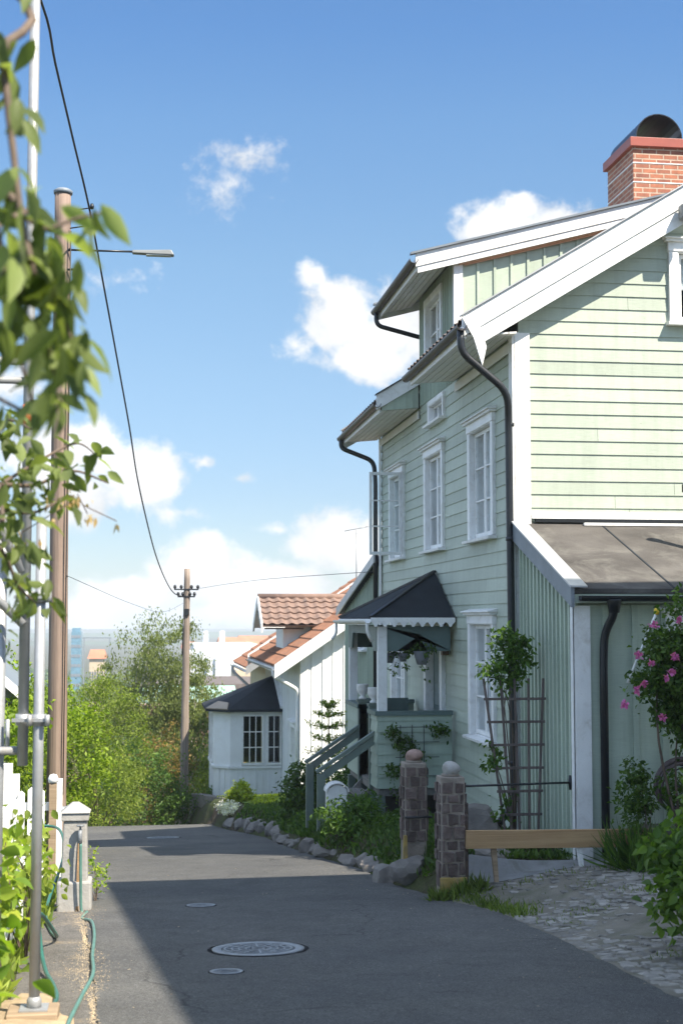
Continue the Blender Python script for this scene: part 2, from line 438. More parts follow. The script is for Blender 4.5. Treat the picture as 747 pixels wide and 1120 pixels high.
    def rock(s, c, r, seed):
        """broken stone: a ball cut by random planes, with a rough skin"""
        bm = bmesh.new(); bmesh.ops.create_icosphere(bm, subdivisions=3, radius=1)
        rr = random.Random(seed); pl = []
        for _ in range(11):
            n = V((rr.gauss(0, 1), rr.gauss(0, 1), rr.gauss(0, 1))).normalized(); pl.append((n, rr.uniform(.5, .85)))
        vs = []
        for v in bm.verts:
            p = v.co.copy()
            for n, d in pl:
                q = p.dot(n)
                if q > d: p -= n*(q-d)*.93
            p *= 1+rr.uniform(-.035, .035)
            vs.append((c[0]+p.x*r[0]*1.25, c[1]+p.y*r[1]*1.25, c[2]+p.z*r[2]*1.2))
        fs = [[v.index for v in f.verts] for f in bm.faces]; bm.free()
        return s.add(vs, fs)
    def build(s, name, m, parent=None, base=None, bevel=0, recalc=True, solid=0):
        if parent is not None:
            ps = s.pieces()
            if len(ps) > 1:
                os_ = [p._build(name, m, parent, base, bevel, recalc, solid) for p in ps]
                return os_[0]
        return s._build(name, m, parent, base, bevel, recalc, solid)
    def _build(s, name, m, parent=None, base=None, bevel=0, recalc=True, solid=0):
        if base is None: base = WL[parent] if parent is not None else V((0, 0, 0))
        base = V(base)
        me = bpy.data.meshes.new(name)
        me.from_pydata([tuple(V(p)-base) for p in s.v], [], s.f)
        if s.sm and any(s.sm): me.polygons.foreach_set('use_smooth', s.sm)
        if recalc:
            bm = bmesh.new(); bm.from_mesh(me)
            bmesh.ops.recalc_face_normals(bm, faces=bm.faces)
            bm.to_mesh(me); bm.free()
        me.materials.append(m)
        o = bpy.data.objects.new(name, me); COL.objects.link(o)
        WL[o] = base
        if parent is not None:
            o.parent = parent; o.location = base-WL[parent]
        else: o.location = base
        if bevel:
            b = o.modifiers.new('bev', 'BEVEL'); b.width = bevel; b.segments = 2; b.limit_method = 'ANGLE'; b.angle_limit = R(40)
        if solid:
            b = o.modifiers.new('sol', 'SOLIDIFY'); b.thickness = solid; b.offset = 0
        return o

def fillet(pts, r, n=5):
    pts = [V(p) for p in pts]; out = [pts[0]]
    for a, b, c in zip(pts, pts[1:], pts[2:]):
        d1 = (a-b); d2 = (c-b)
        q = min(r, d1.length*.48, d2.length*.48)
        p0 = b+d1.normalized()*q; p1 = b+d2.normalized()*q
        for i in range(n+1):
            t = i/n
            out.append(p0*(1-t)**2 + b*2*t*(1-t) + p1*t*t)
    out.append(pts[-1])
    return out
def smooth_path(pts, n=6):
    """Catmull-Rom"""
    P = [V(p) for p in pts]; P = [P[0]*2-P[1]]+P+[P[-1]*2-P[-2]]
    out = []
    for i in range(1, len(P)-2):
        a, b, c, d = P[i-1:i+3]
        for k in range(n):
            t = k/n
            out.append(.5*((2*b)+(c-a)*t+(2*a-5*b+4*c-d)*t*t+(3*b-a-3*c+d)*t**3))
    out.append(P[-2])
    return out

def half_gutter(mb, p, q, r=.062, w=.006, seg=8):
    """open half-round channel from p to q"""
    p, q = V(p), V(q); d = (q-p).normalized(); sd = d.cross(UP).normalized()
    prof = [(math.cos(math.pi+math.pi*k/seg)*r, math.sin(math.pi+math.pi*k/seg)*r) for k in range(seg+1)]
    prof += [(x*(r-w)/r, y*(r-w)/r) for x, y in reversed(prof)]
    mb.prism([p+sd*x+UP*y for x, y in prof], q-p)
    return mb

# --- clad walls ----------------------------------------------------------------
def lap(mb, F, z0, z1, interval, openings, pitch=.155, tb=.018, tt=.006, back=-.03, joints=True):
    """horizontal lap boards. interval(z)->(s0,s1); openings [(s0,s1,h0,h1)]"""
    z = z0; jr = random.Random(int(z1*100)); jset = {}
    while z < z1-1e-4:
        zt = min(z+pitch, z1)
        cuts = {z, zt}
        for a, b, c, d in openings:
            for k in (c, d):
                if z+1e-3 < k < zt-1e-3: cuts.add(k)
        cs = sorted(cuts)
        th = lambda h: tt+(tb-tt)*(z+pitch-h)/pitch
        for c0, c1 in zip(cs, cs[1:]):
            L0, R0 = interval(c0); L1, R1 = interval(c1)
            mid = (c0+c1)/2
            holes = sorted((a, b) for a, b, c, d in openings if c < mid < d)
            segs = []; cur = None
            left = (L0, L1)
            for a, b in holes:
                segs.append((left, (a, a))); left = (b, b)
            segs.append((left, (R0, R1)))
            if joints and R0-L0 > 1.5:
                seg2 = []
                for (l0, l1), (r0, r1) in segs:
                    js = [q for q in jset.setdefault(round(z, 3), [L0+jr.uniform(.1, .9)*(R0-L0) for _ in range(1+int((R0-L0)/4.5))]) if max(l0, l1)+.25 < q < min(r0, r1)-.25]
                    cur_ = (l0, l1)
                    for q in sorted(js): seg2.append((cur_, (q-.002, q-.002))); cur_ = (q+.002, q+.002)
                    seg2.append((cur_, (r0, r1)))
                segs = seg2
            for (l0, l1), (r0, r1) in segs:
                if r0-l0 < .01 and r1-l1 < .01: continue
                if r0 < l0: r0 = l0
                if r1 < l1: r1 = l1
                mb.hexa([F(l0, back, c0), F(r0, back, c0), F(r0, th(c0), c0), F(l0, th(c0), c0),
                         F(l1, back, c1), F(r1, back, c1), F(r1, th(c1), c1), F(l1, th(c1), c1)])
        z = zt
    return mb
def board_batten(mb, F, s0, s1, bot, top, openings=(), pitch=.2, batten=.045, bt=.022, back=-.03):
    """vertical boards with cover battens; bot/top are functions of s"""
    n = max(1, round((s1-s0)/pitch)); p = (s1-s0)/n
    for i in range(n):
        a, b = s0+i*p, s0+(i+1)*p
        cuts = sorted({a, b} | {k for o in openings for k in o[:2] if a+1e-3 < k < b-1e-3})
        for c, d in zip(cuts, cuts[1:]):
            mid = (c+d)/2
            hs = sorted((o[2], o[3]) for o in openings if o[0] < mid < o[1])
            spans = []; lo = None
            for h0, h1 in hs: spans.append((lo, h0)); lo = h1
            spans.append((lo, None))
            for l, h in spans:
                l0, l1 = (bot(c), bot(d)) if l is None else (l, l)
                h0, h1 = (top(c), top(d)) if h is None else (h, h)
                if h0-l0 < .005 and h1-l1 < .005: continue
                e = .0005
                mb.hexa([F(c+e, back, l0), F(d-e, back, l1), F(d-e, 0, l1), F(c+e, 0, l0), F(c+e, back, h0), F(d-e, back, h1), F(d-e, 0, h1), F(c+e, 0, h0)])
        if i:
            x = a
            hs = sorted((o[2], o[3]) for o in openings if o[0]-.02 < x < o[1]+.02)
            lo = bot(x)
            for h0, h1 in hs+[(top(x), None)]:
                if h0-lo > .02:
                    mb.fbox(F, x-batten/2, x+batten/2, .0015, bt, lo+.001, h0-.001)
                lo = h1
    return mb

def tiles(mb, o, u, s, W, L, tw=.21, tl=.34, amp=.028, step=.03, ns=6):
    """corrugated tile sheet: o lower corner, u along eave, s up slope"""
    o, u, s = V(o), V(u).normalized(), V(s).normalized()
    n = u.cross(s).normalized()
    if n.z < 0: n = -n
    nu = max(2, int(round(W/tw*ns))); nl = max(1, int(round(L/tl)))
    rows = []
    for j in range(nl):
        a, b = j*L/nl, (j+1)*L/nl
        rows.append((a, step)); rows.append((b-.001, 0.0))
    vs = []
    for a, k in rows:
        for i in range(nu+1):
            x = W*i/nu
            ph = (x/tw) % 1.0
            w = (math.cos(2*math.pi*ph)*.5+.5)**1.4*amp
            vs.append(o+u*x+s*a+n*(w+k))
    m = nu+1
    fs = []
    for j in range(len(rows)-1):
        for i in range(nu): fs.append((j*m+i, j*m+i+1, (j+1)*m+i+1, (j+1)*m+i))
    mb.add(vs, fs, False)
    # underside sheet for thickness
    q = [o-n*.03, o+u*W-n*.03, o+u*W+s*L-n*.03, o+s*L-n*.03]
    e = [V(p)+n*.028 for p in q]
    mb.hexa(q+e)
    return mb

# --- foliage -------------------------------------------------------------------
def leaves(name, C, size, m, parent, seed=0, elong=2.2, droop=.3, sections=1, upbias=.6, base=None, sizevar=.35, stuff=False, curl=.0, D=None):
    """C: (n,3) leaf bases. each leaf a small folded blade of its own"""
    rs = np.random.RandomState(seed)
    C = np.asarray(C, float); n = len(C)
    if D is None:
        d = rs.normal(size=(n, 3)); d[:, 2] -= droop*1.5
    else: d = np.asarray(D, float)+rs.normal(size=(n, 3))*.45
    d /= np.linalg.norm(d, axis=1)[:, None]+1e-9
    nn = rs.normal(size=(n, 3)); nn[:, 2] += upbias*2
    nn -= d*(nn*d).sum(1)[:, None]; nn /= np.linalg.norm(nn, axis=1)[:, None]+1e-9
    sd = np.cross(d, nn)
    L = size*(1+sizevar*rs.uniform(-1, 1, n)); W = L/elong
    if sections == 1:
        prof = [(0, 0), (.45, .5), (1, 0)]
    else:
        prof = [(0, .03), (.18, .33), (.42, .5), (.7, .36), (1, 0)]
    # centreline + left + right
    cols = []
    for a, w in prof:
        bend = -curl*a*a
        cl = C + d*(L*a)[:, None] + nn*(L*bend)[:, None]
        cols.append((cl, cl+sd*(W*w)[:, None]+nn*(W*w*.45)[:, None], cl-sd*(W*w)[:, None]+nn*(W*w*.45)[:, None]))
    vs = []; faces = []
    if sections == 1:
        # base, right, tip, left -> two tris
        A = np.stack([cols[0][0], cols[1][1], cols[2][0], cols[1][2]], 1)
        vs = A.reshape(-1, 3); k = 4
        idx = np.array([[0, 1, 2], [0, 2, 3]])
        ft = (np.arange(n)[:, None, None]*k+idx[None]).reshape(-1, 3)
        loops = ft.ravel(); nf = len(ft); per = 3
    else:
        A = []
        for cl, l, r in cols[:-1]: A += [l, cl, r]
        A.append(cols[-1][0])
        A = np.stack(A, 1); k = A.shape[1]; vs = A.reshape(-1, 3)
        q = []
        for i in range(len(prof)-2):
            b = i*3; q += [[b, b+1, b+4, b+3], [b+1, b+2, b+5, b+4]]
        b = (len(prof)-2)*3
        q += [[b, b+1, k-1, k-1], [b+1, b+2, k-1, k-1]]
        # last two are tris; store as separate
        qa = np.array(q[:-2]); ta = np.array([[b, b+1, k-1], [b+1, b+2, k-1]])
        fq = (np.arange(n)[:, None, None]*k+qa[None]).reshape(-1, 4)
        ft = (np.arange(n)[:, None, None]*k+ta[None]).reshape(-1, 3)
        loops = np.concatenate([fq.ravel(), ft.ravel()]); nf = len(fq)+len(ft); per = None
    if base is None: base = WL[parent] if parent is not None else V((0, 0, 0))
    base = V(base)
    vs = vs-np.array(base)
    me = bpy.data.meshes.new(name)
    me.vertices.add(len(vs)); me.vertices.foreach_set('co', vs.astype(np.float32).ravel())
    me.loops.add(len(loops)); me.loops.foreach_set('vertex_index', loops.astype(np.int32))
    me.polygons.add(nf)
    if per: st = np.arange(nf)*per; 
    else: st = np.concatenate([np.arange(len(fq))*4, len(fq)*4+np.arange(len(ft))*3])
    me.polygons.foreach_set('loop_start', st.astype(np.int32))
    me.update(calc_edges=True); me.validate()
    if sections > 1: me.polygons.foreach_set('use_smooth', [True]*len(me.polygons))
    me.materials.append(m)
    o = bpy.data.objects.new(name, me); COL.objects.link(o); WL[o] = base
    if parent is not None: o.parent = parent; o.location = base-WL[parent]
    else: o.location = base
    if stuff: o['kind'] = 'stuff'
    return o
def clump_pts(c, r, ncl, nper, cr, seed, shell=.55, flat=1.0, keep=None):
    """clumpy cloud of points inside an ellipsoid, denser toward its skin, uneven outline"""
    rs = np.random.RandomState(seed)
    d = rs.normal(size=(ncl, 3)); d /= np.linalg.norm(d, axis=1)[:, None]
    rad = shell+(1-shell)*rs.uniform(size=ncl)**.6
    rad *= 1+.16*np.sin(d[:, 0]*4.1+seed)+.14*np.cos(d[:, 2]*5.3+d[:, 1]*3.7+seed*2)
    cc = np.array(c)+d*rad[:, None]*np.array(r)
    npr = np.maximum(3, (nper*rs.uniform(.4, 1.6, ncl)).astype(int))
    pts = np.repeat(cc, npr, 0)
    k = np.repeat(cr*rs.uniform(.55, 1.35, ncl), npr)
    pts = pts+rs.normal(size=pts.shape)*k[:, None]*np.array([1, 1, .75])
    if keep is not None: pts = pts[keep(pts)]
    return pts, cc
def branches(mb, root, tips, r0, seed, sag=.1, seg=5):
    rr = random.Random(seed); root = V(root)
    for t in tips:
        t = V(t); mid = root.lerp(t, .5)+V((rr.uniform(-1, 1), rr.uniform(-1, 1), rr.uniform(0, 1)))*(t-root).length*sag
        mb.tube(smooth_path([root, mid, t], 4), [r0*(1-.8*i/8) for i in range(9)], seg)
    return mb
HAZE_D, CLOUD, SKYTINT, SKY_STR, SUN_STR, EXPO = .00045, 6.0, (.613, .773, .987, 1), .10, 4.8, 1.2
# ------------------------------------------------------------------ the ground
def lin(tab, y):
    if y <= tab[0][0]: return tab[0][1]
    for (a, za), (b, zb) in zip(tab, tab[1:]):
        if y <= b: return za+(zb-za)*(y-a)/(b-a)
    return tab[-1][1]
PROF = [(-200, 6), (-60, 1.0), (0, -1.55), (7.5, -2.13), (10, -2.327), (13, -2.56), (16, -2.8), (18, -2.97), (21, -3.34), (24, -3.73), (27, -4.09), (30, -4.37), (32, -4.53),
        (34, -4.85), (36, -5.3), (60, -10), (100, -17), (200, -24), (400, -27), (5000, -30)]
def zr(y): return lin(PROF, y)
XR = [(-20, 3.05), (10.8, 3.05), (12, 2.98), (13, 2.74), (14.3, 2.52), (16.2, 2.42), (18, 2.15), (21, 2.15), (27, 2.3), (29, 1.95), (31, 1.6), (34, 1.3), (50, .5)]
XLT = [(-20, -.05), (7, -.18), (9.5, -.3), (11.5, -.42), (13, -.5), (17, -.62), (22, -.85), (29, -1.2), (32, -1.3), (50, -2.4)]
def xr(y): return lin(XR, y)
def xl(y): return lin(XLT, y)
def sst(a, b, x):
    t = min(1, max(0, (x-a)/(b-a))); return t*t*(3-2*t)
YARD = [(-20, .0), (5, .04), (9, .1), (12, .18), (13.2, .24), (15, .3), (18, .36), (24, .4), (30, .42), (37, .75), (40, .9), (45, .6), (60, .2)]
def gz(x, y):
    z = zr(y)
    if xl(y) <= x <= xr(y): return z-.03
    if x > xr(y):
        e = x-xr(y); k = lin(YARD, y)
        amt = sst(.0, .35 if y > 13.4 else 1.4, e)
        z += k*amt*(1 if y < 60 else 0) - .03*(1-amt)
        if 14 < y < 34: z += .03*min(e, 4)
        z += .10*sst(0, .16, e)*math.exp(-((x-2.95)/.45)**2-((y-13.3)/.55)**2)
    else:
        e = xl(y)-x
        z += .05*sst(.3, 1.2, e) - .012
        if y > 16: z += .12*sst(.2, 2, e)
    return z
def grid_lines(parts):
    out = []
    for a, b, s in parts:
        n = max(1, round((b-a)/s)); out += [a+(b-a)*i/n for i in range(n)]
    out.append(parts[-1][1]); return out
gx = grid_lines([(-3000, -400, 400), (-400, -60, 40), (-60, -10, 5), (-10, -3, .7), (-3, 6, .12), (6, 14, .8), (14, 60, 6), (60, 400, 40), (400, 3000, 400)])
gy = grid_lines([(-200, -20, 30), (-20, 4, 2), (4, 36, .3), (36, 64, 2), (64, 200, 12), (200, 600, 50), (600, 4200, 300)])
mb = MB(); nx = len(gx)
for y in gy:
    for x in gx: mb.v.append((x, y, gz(x, y)))
for j in range(len(gy)-1):
    for i in range(nx-1):
        mb.f.append((j*nx+i, j*nx+i+1, (j+1)*nx+i+1, (j+1)*nx+i)); mb.sm.append(True)
tag(mb.build('ground', M['ground'], recalc=False), kind='structure')

def sheet(name, fx0, fx1, y0, y1, m, dz, ny, nxs, zf, wob0=0, wob1=0, seed=0):
    rr = random.Random(seed); mb = MB()
    for j in range(ny+1):
        y = y0+(y1-y0)*j/ny
        a = fx0(y)+rr.uniform(-wob0, wob0); b = fx1(y)+rr.uniform(-wob1, wob1)
        for i in range(nxs+1):
            x = a+(b-a)*i/nxs; mb.v.append((x, y, zf(x, y)+dz))
    m1 = nxs+1
    for j in range(ny):
        for i in range(nxs): mb.f.append((j*m1+i, j*m1+i+1, (j+1)*m1+i+1, (j+1)*m1+i)); mb.sm.append(True)
    return tag(mb.build(name, m, recalc=False), kind='structure')
sheet('road', xl, xr, -20, 50, M['asphalt'], .004, 480, 10, lambda x, y: zr(y), .012, .02, 1)
sheet('old_asphalt_verge', lambda y: -1.25, lambda y: xl(y)+.02, -20, 16.5, M['asphalt_old'], -.006, 260, 6, lambda x, y: zr(y), .03, .03, 2)
sheet('driveway', lambda y: xr(y)-.01, lambda y: 9.0, 2, 13.05, M['sett_bed'], .030, 60, 40, gz, .02, 0, 3)
rr = random.Random(44); mb = MB(); y = 6.2
while y < 12.98:
    dy = rr.uniform(.07, .095); x = xr(y)+rr.uniform(-.01, .06); ph = rr.uniform(0, 6)
    while x < 6.3:
        dx = rr.uniform(.085, .15); g_ = rr.uniform(.006, .014)
        yw = y+.035*math.sin(x*1.7+y*.6)+.02*math.sin(x*4.1+ph)
        sunk = math.sin(x*2.3+1.1*y)+math.cos(y*2.9-x*1.3)+rr.uniform(-.6, .6)
        if sunk < 1.1 and rr.random() > .03:
            z0 = gz(x+dx/2, yw+dy/2)+.018; hgt = .020-.008*max(0, sunk)+rr.uniform(-.006, .005)
            t1, t2 = rr.uniform(-.005, .005), rr.uniform(-.005, .005); q = .010
            jj = [rr.uniform(-.006, .006) for _ in range(8)]
            b = [(x+g_+jj[0], yw+g_+jj[1]), (x+dx-g_+jj[2], yw+g_+jj[3]), (x+dx-g_+jj[4], yw+dy-g_+jj[5]), (x+g_+jj[6], yw+dy-g_+jj[7])]
            cxx, cyy = x+dx/2, yw+dy/2
            low = [(p, r, z0) for p, r in b]; mid = [(p, r, z0+hgt*.75+t1*(1 if p > cxx else -1)+t2*(1 if r > cyy else -1)) for p, r in b]
            top = [(p+(q if p < cxx else -q), r+(q if r < cyy else -q), z0+hgt+t1*(1 if p > cxx else -1)+t2*(1 if r > cyy else -1)) for p, r in b]
            mb.add(low+mid+top, [(i, (i+1) % 4, 4+(i+1) % 4, 4+i) for i in range(4)]+[(4+i, 4+(i+1) % 4, 8+(i+1) % 4, 8+i) for i in range(4)]+[(8, 9, 10, 11)])
        x += dx
    y += dy
tag(mb.build('driveway_setts', M['sett_stone'], recalc=False), kind='structure')
sheet('garden_path', lambda y: 2.95, lambda y: 6.5, 13.07, 13.52, M['slab'], .03, 4, 20, gz, .0, 0, 4)
sheet('lawn', lambda y: xr(y)+.55, lambda y: 5.0, 27.0, 36.8, mat('lawn turf', (.11, .17, .03), .95, .3, 5, .6, 40), .03, 40, 12, gz, .1, 0, 5)

# sand and grit along the edge of the new asphalt
def sand_pts(n, seed):
    rs = np.random.RandomState(seed); y = rs.uniform(5, 13.2, n)
    x = np.array([xl(t) for t in y])-.02+rs.normal(size=n)*.045*(1+.8*np.sin(y*2.1))
    return x, y
mb = MB(); xs, ys = sand_pts(4200, 3); rr = random.Random(5)
for x, y in zip(xs, ys):
    s = rr.uniform(.0012, .0036); z = zr(y)+.004
    mb.add([(x-s, y-s, z), (x+s, y-s, z), (x+s*.5, y+s, z), (x, y, z+s)], [(0, 1, 3), (1, 2, 3), (2, 0, 3)])
tag(mb.build('gravel', mat('sand grit', (.42, .33, .21), .95, .2, 30)), 'loose sandy grit along the edge of the new asphalt', 'gravel', kind='stuff')

rr = random.Random(12); mb = MB(); ring = []
for i in range(40):
    a = 2*math.pi*i/40; k_ = 1+rr.uniform(-.16, .16); ring.append((-.66+math.cos(a)*.30*k_, 7.75+math.sin(a)*1.15*k_))
vs_ = [(-.66, 7.75, zr(7.75)+.05)]+[(x, y, zr(y)-.004) for x, y in ring]+[(-.66+(x+.66)*.7, 7.75+(y-7.75)*.7, zr(7.75+(y-7.75)*.7)+.03) for x, y in ring]
mb.add(vs_, [(1+i, 1+(i+1) % 40, 41+(i+1) % 40, 41+i) for i in range(40)]+[(0, 41+i, 41+(i+1) % 40) for i in range(40)], True)
tag(mb.build('sand', M['sand'], recalc=False), 'orange sand heaped round the scaffold foot', 'sand', kind='stuff')
rs = np.random.RandomState(31); mb = MB()
for i in range(230):
    y = rs.uniform(6, 30); x = rs.uniform(xl(y)+.1, xr(y)-.05) if i % 3 else (xr(y)-abs(rs.normal())*.25)
    s = rs.uniform(.004, .014); z = zr(y)+.006; a = rs.uniform(0, 6.3); ca, sa = math.cos(a)*s, math.sin(a)*s
    mb.add([(x-ca, y-sa, z), (x+sa*.5, y-ca*.5, z+s*.25), (x+ca, y+sa, z), (x-sa*.5, y+ca*.5, z+s*.3)], [(0, 1, 2, 3)])
tag(mb.build('litter', mat('dry leaf bits', (.30, .25, .17), .9, .4, 1.0, island=.4), recalc=False), 'dry leaf bits and grit scattered on the asphalt', 'litter', kind='stuff')

# covers in the asphalt
M['tar'] = mat('tar', (.06, .061, .062), .8, .3, 20, .4, 60)
def cover(x, y, d, label, name, rings):
    z = zr(y)+.004; sl = (zr(y+.3)-zr(y-.3))/.6
    ax = V((0, -sl, 1)).normalized()
    e = empty(name, (x, y, z), label, 'manhole cover' if d > .3 else 'valve cover', 'iron covers set in the asphalt')
    r = d/2
    MB().lathe([(r*.80, .001), (r*.80, .006), (r, .006), (r, .001)], (x, y, z), 36, ax).build('frame_ring', M['iron'], e, recalc=True)
    MB().lathe([(r, .0012), (r*1.10, .0012)], (x, y, z), 36, ax).build('tar_collar', M['tar'], e, recalc=False)
    lid = MB(); lid.lathe([(0, .003), (r*.78, .003)], (x, y, z), 36, ax, False)
    for i in range(rings):
        q = r*.74*(i+1)/rings
        lid.lathe([(q-.012*d/.65, .0032), (q-.012*d/.65, .007), (q, .007), (q, .0032)], (x, y, z), 36, ax, False)
    if rings > 3:
        for k in range(12):
            th = 2*math.pi*k/12; a = V((math.cos(th), math.sin(th), 0)); a = (a-ax*a.dot(ax)).normalized(); P0 = V((x, y, z))+ax*.006
            lid.bar(P0+a*r*.2, P0+a*r*.72, .012, .004, ax)
    lid.build('lid', M['iron'], e)
    return e
cover(.83, 10.34, .66, 'large round ribbed iron manhole cover in the shaded asphalt', 'manhole_cover', 5)
cover(.55, 9.41, .215, 'small round valve cover just below the large manhole cover', 'valve_cover', 2)
cover(.53, 13.0, .26, 'small round cover in mid road beyond the large manhole cover', 'valve_cover', 2)
cover(.40, 27.6, .62, 'distant round manhole cover near the crest of the road', 'manhole_cover', 4)
# ------------------------------------------------------------------ the green house
FX, GY, FE = 4.2, 15.77, 25.07          # street wall plane, gable plane, far gable
EX, EZ, SL = 3.55, 3.36, .61             # eave edge and roof slope
RX = 7.9; EAST = 11.6
RZ = EZ+SL*(RX-EX)
def roofz(x): return EZ+SL*(x-EX) if x <= RX else RZ-SL*(x-RX)
H = empty('green_house', (FX, GY, -2.6), 'tall sage green wooden house with a wall dormer, porch and brick chimney', 'house')
FS = Fr((FX, GY, 0), (0, 1, 0), (-1, 0, 0))       # street wall: s = Y-GY
FG = Fr((FX, GY, 0), (1, 0, 0), (0, -1, 0))       # gable wall: s = X-FX

def window(F, sc, z0, z1, w, parent, panes=3, casements=2, header=True, curtain=0, depth=.07, open_leaf=None, cw=.11, mt=None, name='window', head_h=.17, m_case=None, slim=.045):
    """casing w wide from z0 (under sill) to z1 (top of header) centred at sc on the wall frame"""
    m = m_case or M['white']
    s0, s1 = sc-w/2, sc+w/2
    hz = z1-(head_h if header else cw); lz = z0+.05
    c = MB()
    c.fbox(F, s0, s0+cw, .002, .055, lz, hz)
    c.fbox(F, s1-cw, s1, .002, .055, lz, hz)
    if header:
        c.fbox(F, s0-.01, s1+.01, .002, .065, hz, z1-.06)
        c.fbox(F, s0-.05, s1+.05, .003, .105, z1-.06, z1-.03)
        c.hexa([F(s0-.07, .003, z1-.03), F(s1+.07, .003, z1-.03), F(s1+.07, .135, z1-.03), F(s0-.07, .135, z1-.03),
                F(s0-.07, .003, z1+.02), F(s1+.07, .003, z1+.02), F(s1+.07, .135, z1-.015), F(s0-.07, .135, z1-.015)])
    else:
        c.fbox(F, s0, s1, .003, .057, hz, z1)
    # reveal lining
    i0, i1 = s0+cw, s1-cw
    c.fbox(F, i0-.012, i0+.012, -.16, .05, lz, hz); c.fbox(F, i1-.012, i1+.012, -.16, .05, lz, hz)
    c.fbox(F, i0+.013, i1-.013, -.16, .05, hz-.012, hz+.012)
    wn = c.build(name, m, parent, bevel=.004)
    sl = MB()
    sl.hexa([F(s0-.04, .001, lz-.05), F(s1+.04, .001, lz-.05), F(s1+.04, .12, lz-.055), F(s0-.04, .12, lz-.055),
             F(s0-.04, .001, lz), F(s1+.04, .001, lz), F(s1+.04, .125, lz-.02), F(s0-.04, .125, lz-.02)])
    sl.fbox(F, i0+.014, i1-.014, -.16, .0, lz-.02, lz+.012)
    sl.build('sill', m, wn, bevel=.003)
    lz += .014; hz -= .014
    W = (i1-i0-.03)/casements
    for k in range(casements):
        a = i0+.015+k*W; b = a+W
        if open_leaf == k: continue
        sash(F, a+.003, b-.003, lz+.004, hz-.004, -.02, panes, wn, m, slim)
    if curtain:
        cu = MB(); n = 26
        for (p, q) in ([(i0+.02, i0+.02+(i1-i0)*.36), (i1-.02-(i1-i0)*.36, i1-.02)] if curtain == 1 else [(i0+.02, i1-.02)]):
            top, bo = hz-.02, (lz+.02 if curtain != 3 else (lz+hz)/2)
            vs = []
            for i in range(n+1):
                s = p+(q-p)*i/n; t = -.14+.018*math.sin(i*1.9)
                vs += [F(s, t, bo), F(s, t, top)]
            cu.add(vs, [(2*i, 2*i+2, 2*i+3, 2*i+1) for i in range(n)], True)
        cu.build('curtain', M['curtain'], wn, recalc=False)
    return wn
def sash(F, a, b, z0, z1, t, panes, parent, m, slim=.045, cols=1):
    f = MB(); d = .04
    f.fbox(F, a, a+slim, t-d, t, z0, z1); f.fbox(F, b-slim, b, t-d, t, z0, z1)
    f.fbox(F, a+slim, b-slim, t-d, t-.001, z0, z0+slim*1.1); f.fbox(F, a+slim, b-slim, t-d, t-.001, z1-slim, z1)
    for i in range(1, panes):
        h = z0+slim+(z1-z0-2*slim)*i/panes
        f.fbox(F, a+slim, b-slim, t-d+.006, t-.003, h-.011, h+.011)
    for i in range(1, cols):
        s = a+slim+(b-a-2*slim)*i/cols
        f.fbox(F, s-.011, s+.011, t-d+.007, t-.002, z0+slim*1.1, z1-slim)
    o = f.build('sash', m, parent, bevel=.002)
    g = MB(); g.add([F(a+slim*.8, t-.026, z0+slim*.8), F(b-slim*.8, t-.026, z0+slim*.8), F(b-slim*.8, t-.026, z1-slim*.8), F(a+slim*.8, t-.026, z1-slim*.8)], [(0, 1, 2, 3)])
    g.build('glass', M['glass'], parent, recalc=False)
    return o

def opening(sc, z0, z1, w, cw=.11): return (sc-w/2+cw*.85, sc+w/2-cw*.85, z0+.02, z1-.10)
WIN2 = [(17.38, .97, 2.57), (20.32, .97, 2.57), (23.42, .97, 2.57)]   # Y, z0, z1
WG = [(17.42, -1.52, .11), (23.3, -1.52, .11)]
WW = 1.36
ops = [opening(y-GY, a, b, WW) for y, a, b in WIN2+WG]
SMALL = (20.12, 2.83, 3.22, 1.1)
ops.append((SMALL[0]-SMALL[3]/2+.06-GY, SMALL[0]+SMALL[3]/2-.06-GY, SMALL[1]+.02, SMALL[2]-.06))
DOOR = (19.68, 20.95, -2.25, -.12)
ops.append((DOOR[0]-GY, DOOR[1]-GY, DOOR[2], DOOR[3]))
L = FE-GY
w = lap(MB(), FS, -2.45, 3.26, lambda z: (0, L), ops)
w.build('street_wall', M['green'], H)
# gable wall: lap boards up to the raking roof
AW = (7.05-.0, 3.42, 4.47, 2.02)         # attic window centre x, z0, z1, width
def gint(z):
    b = (z-EZ+.12)/SL+EX
    lo = max(FX, b); hi = min(EAST, 2*RX-b)
    return (lo-FX+.03, max(lo, hi)-FX)
gw = lap(MB(), FG, -2.45, RZ-.3, gint, [opening(AW[0]-FX, AW[1], AW[2], AW[3])])
gw.build('gable_wall', M['green'], H)
back = MB()
back.prism([(FX, FE, -2.45), (EAST, FE, -2.45), (EAST, FE, roofz(EAST)-.1), (RX, FE, RZ-.12), (FX, FE, roofz(FX)-.1)], (0, -.1, 0))
back.box(EAST-.1, EAST, GY+.05, FE-.12, -2.45, roofz(EAST)-.1)
back.build('rear_wall', M['green'], H)
MB().box(FX-.03, EAST, GY-.03, FE, -4.6, -2.452).build('foundation', M['foundation'], H)
# inner floors keep the rooms dark
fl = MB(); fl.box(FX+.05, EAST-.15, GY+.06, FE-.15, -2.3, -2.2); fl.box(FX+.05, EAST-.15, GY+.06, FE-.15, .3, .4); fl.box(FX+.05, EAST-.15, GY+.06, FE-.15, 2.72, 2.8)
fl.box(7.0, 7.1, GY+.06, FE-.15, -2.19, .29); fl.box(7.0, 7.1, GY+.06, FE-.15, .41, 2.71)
fl.build('floor', M['dark'], H)
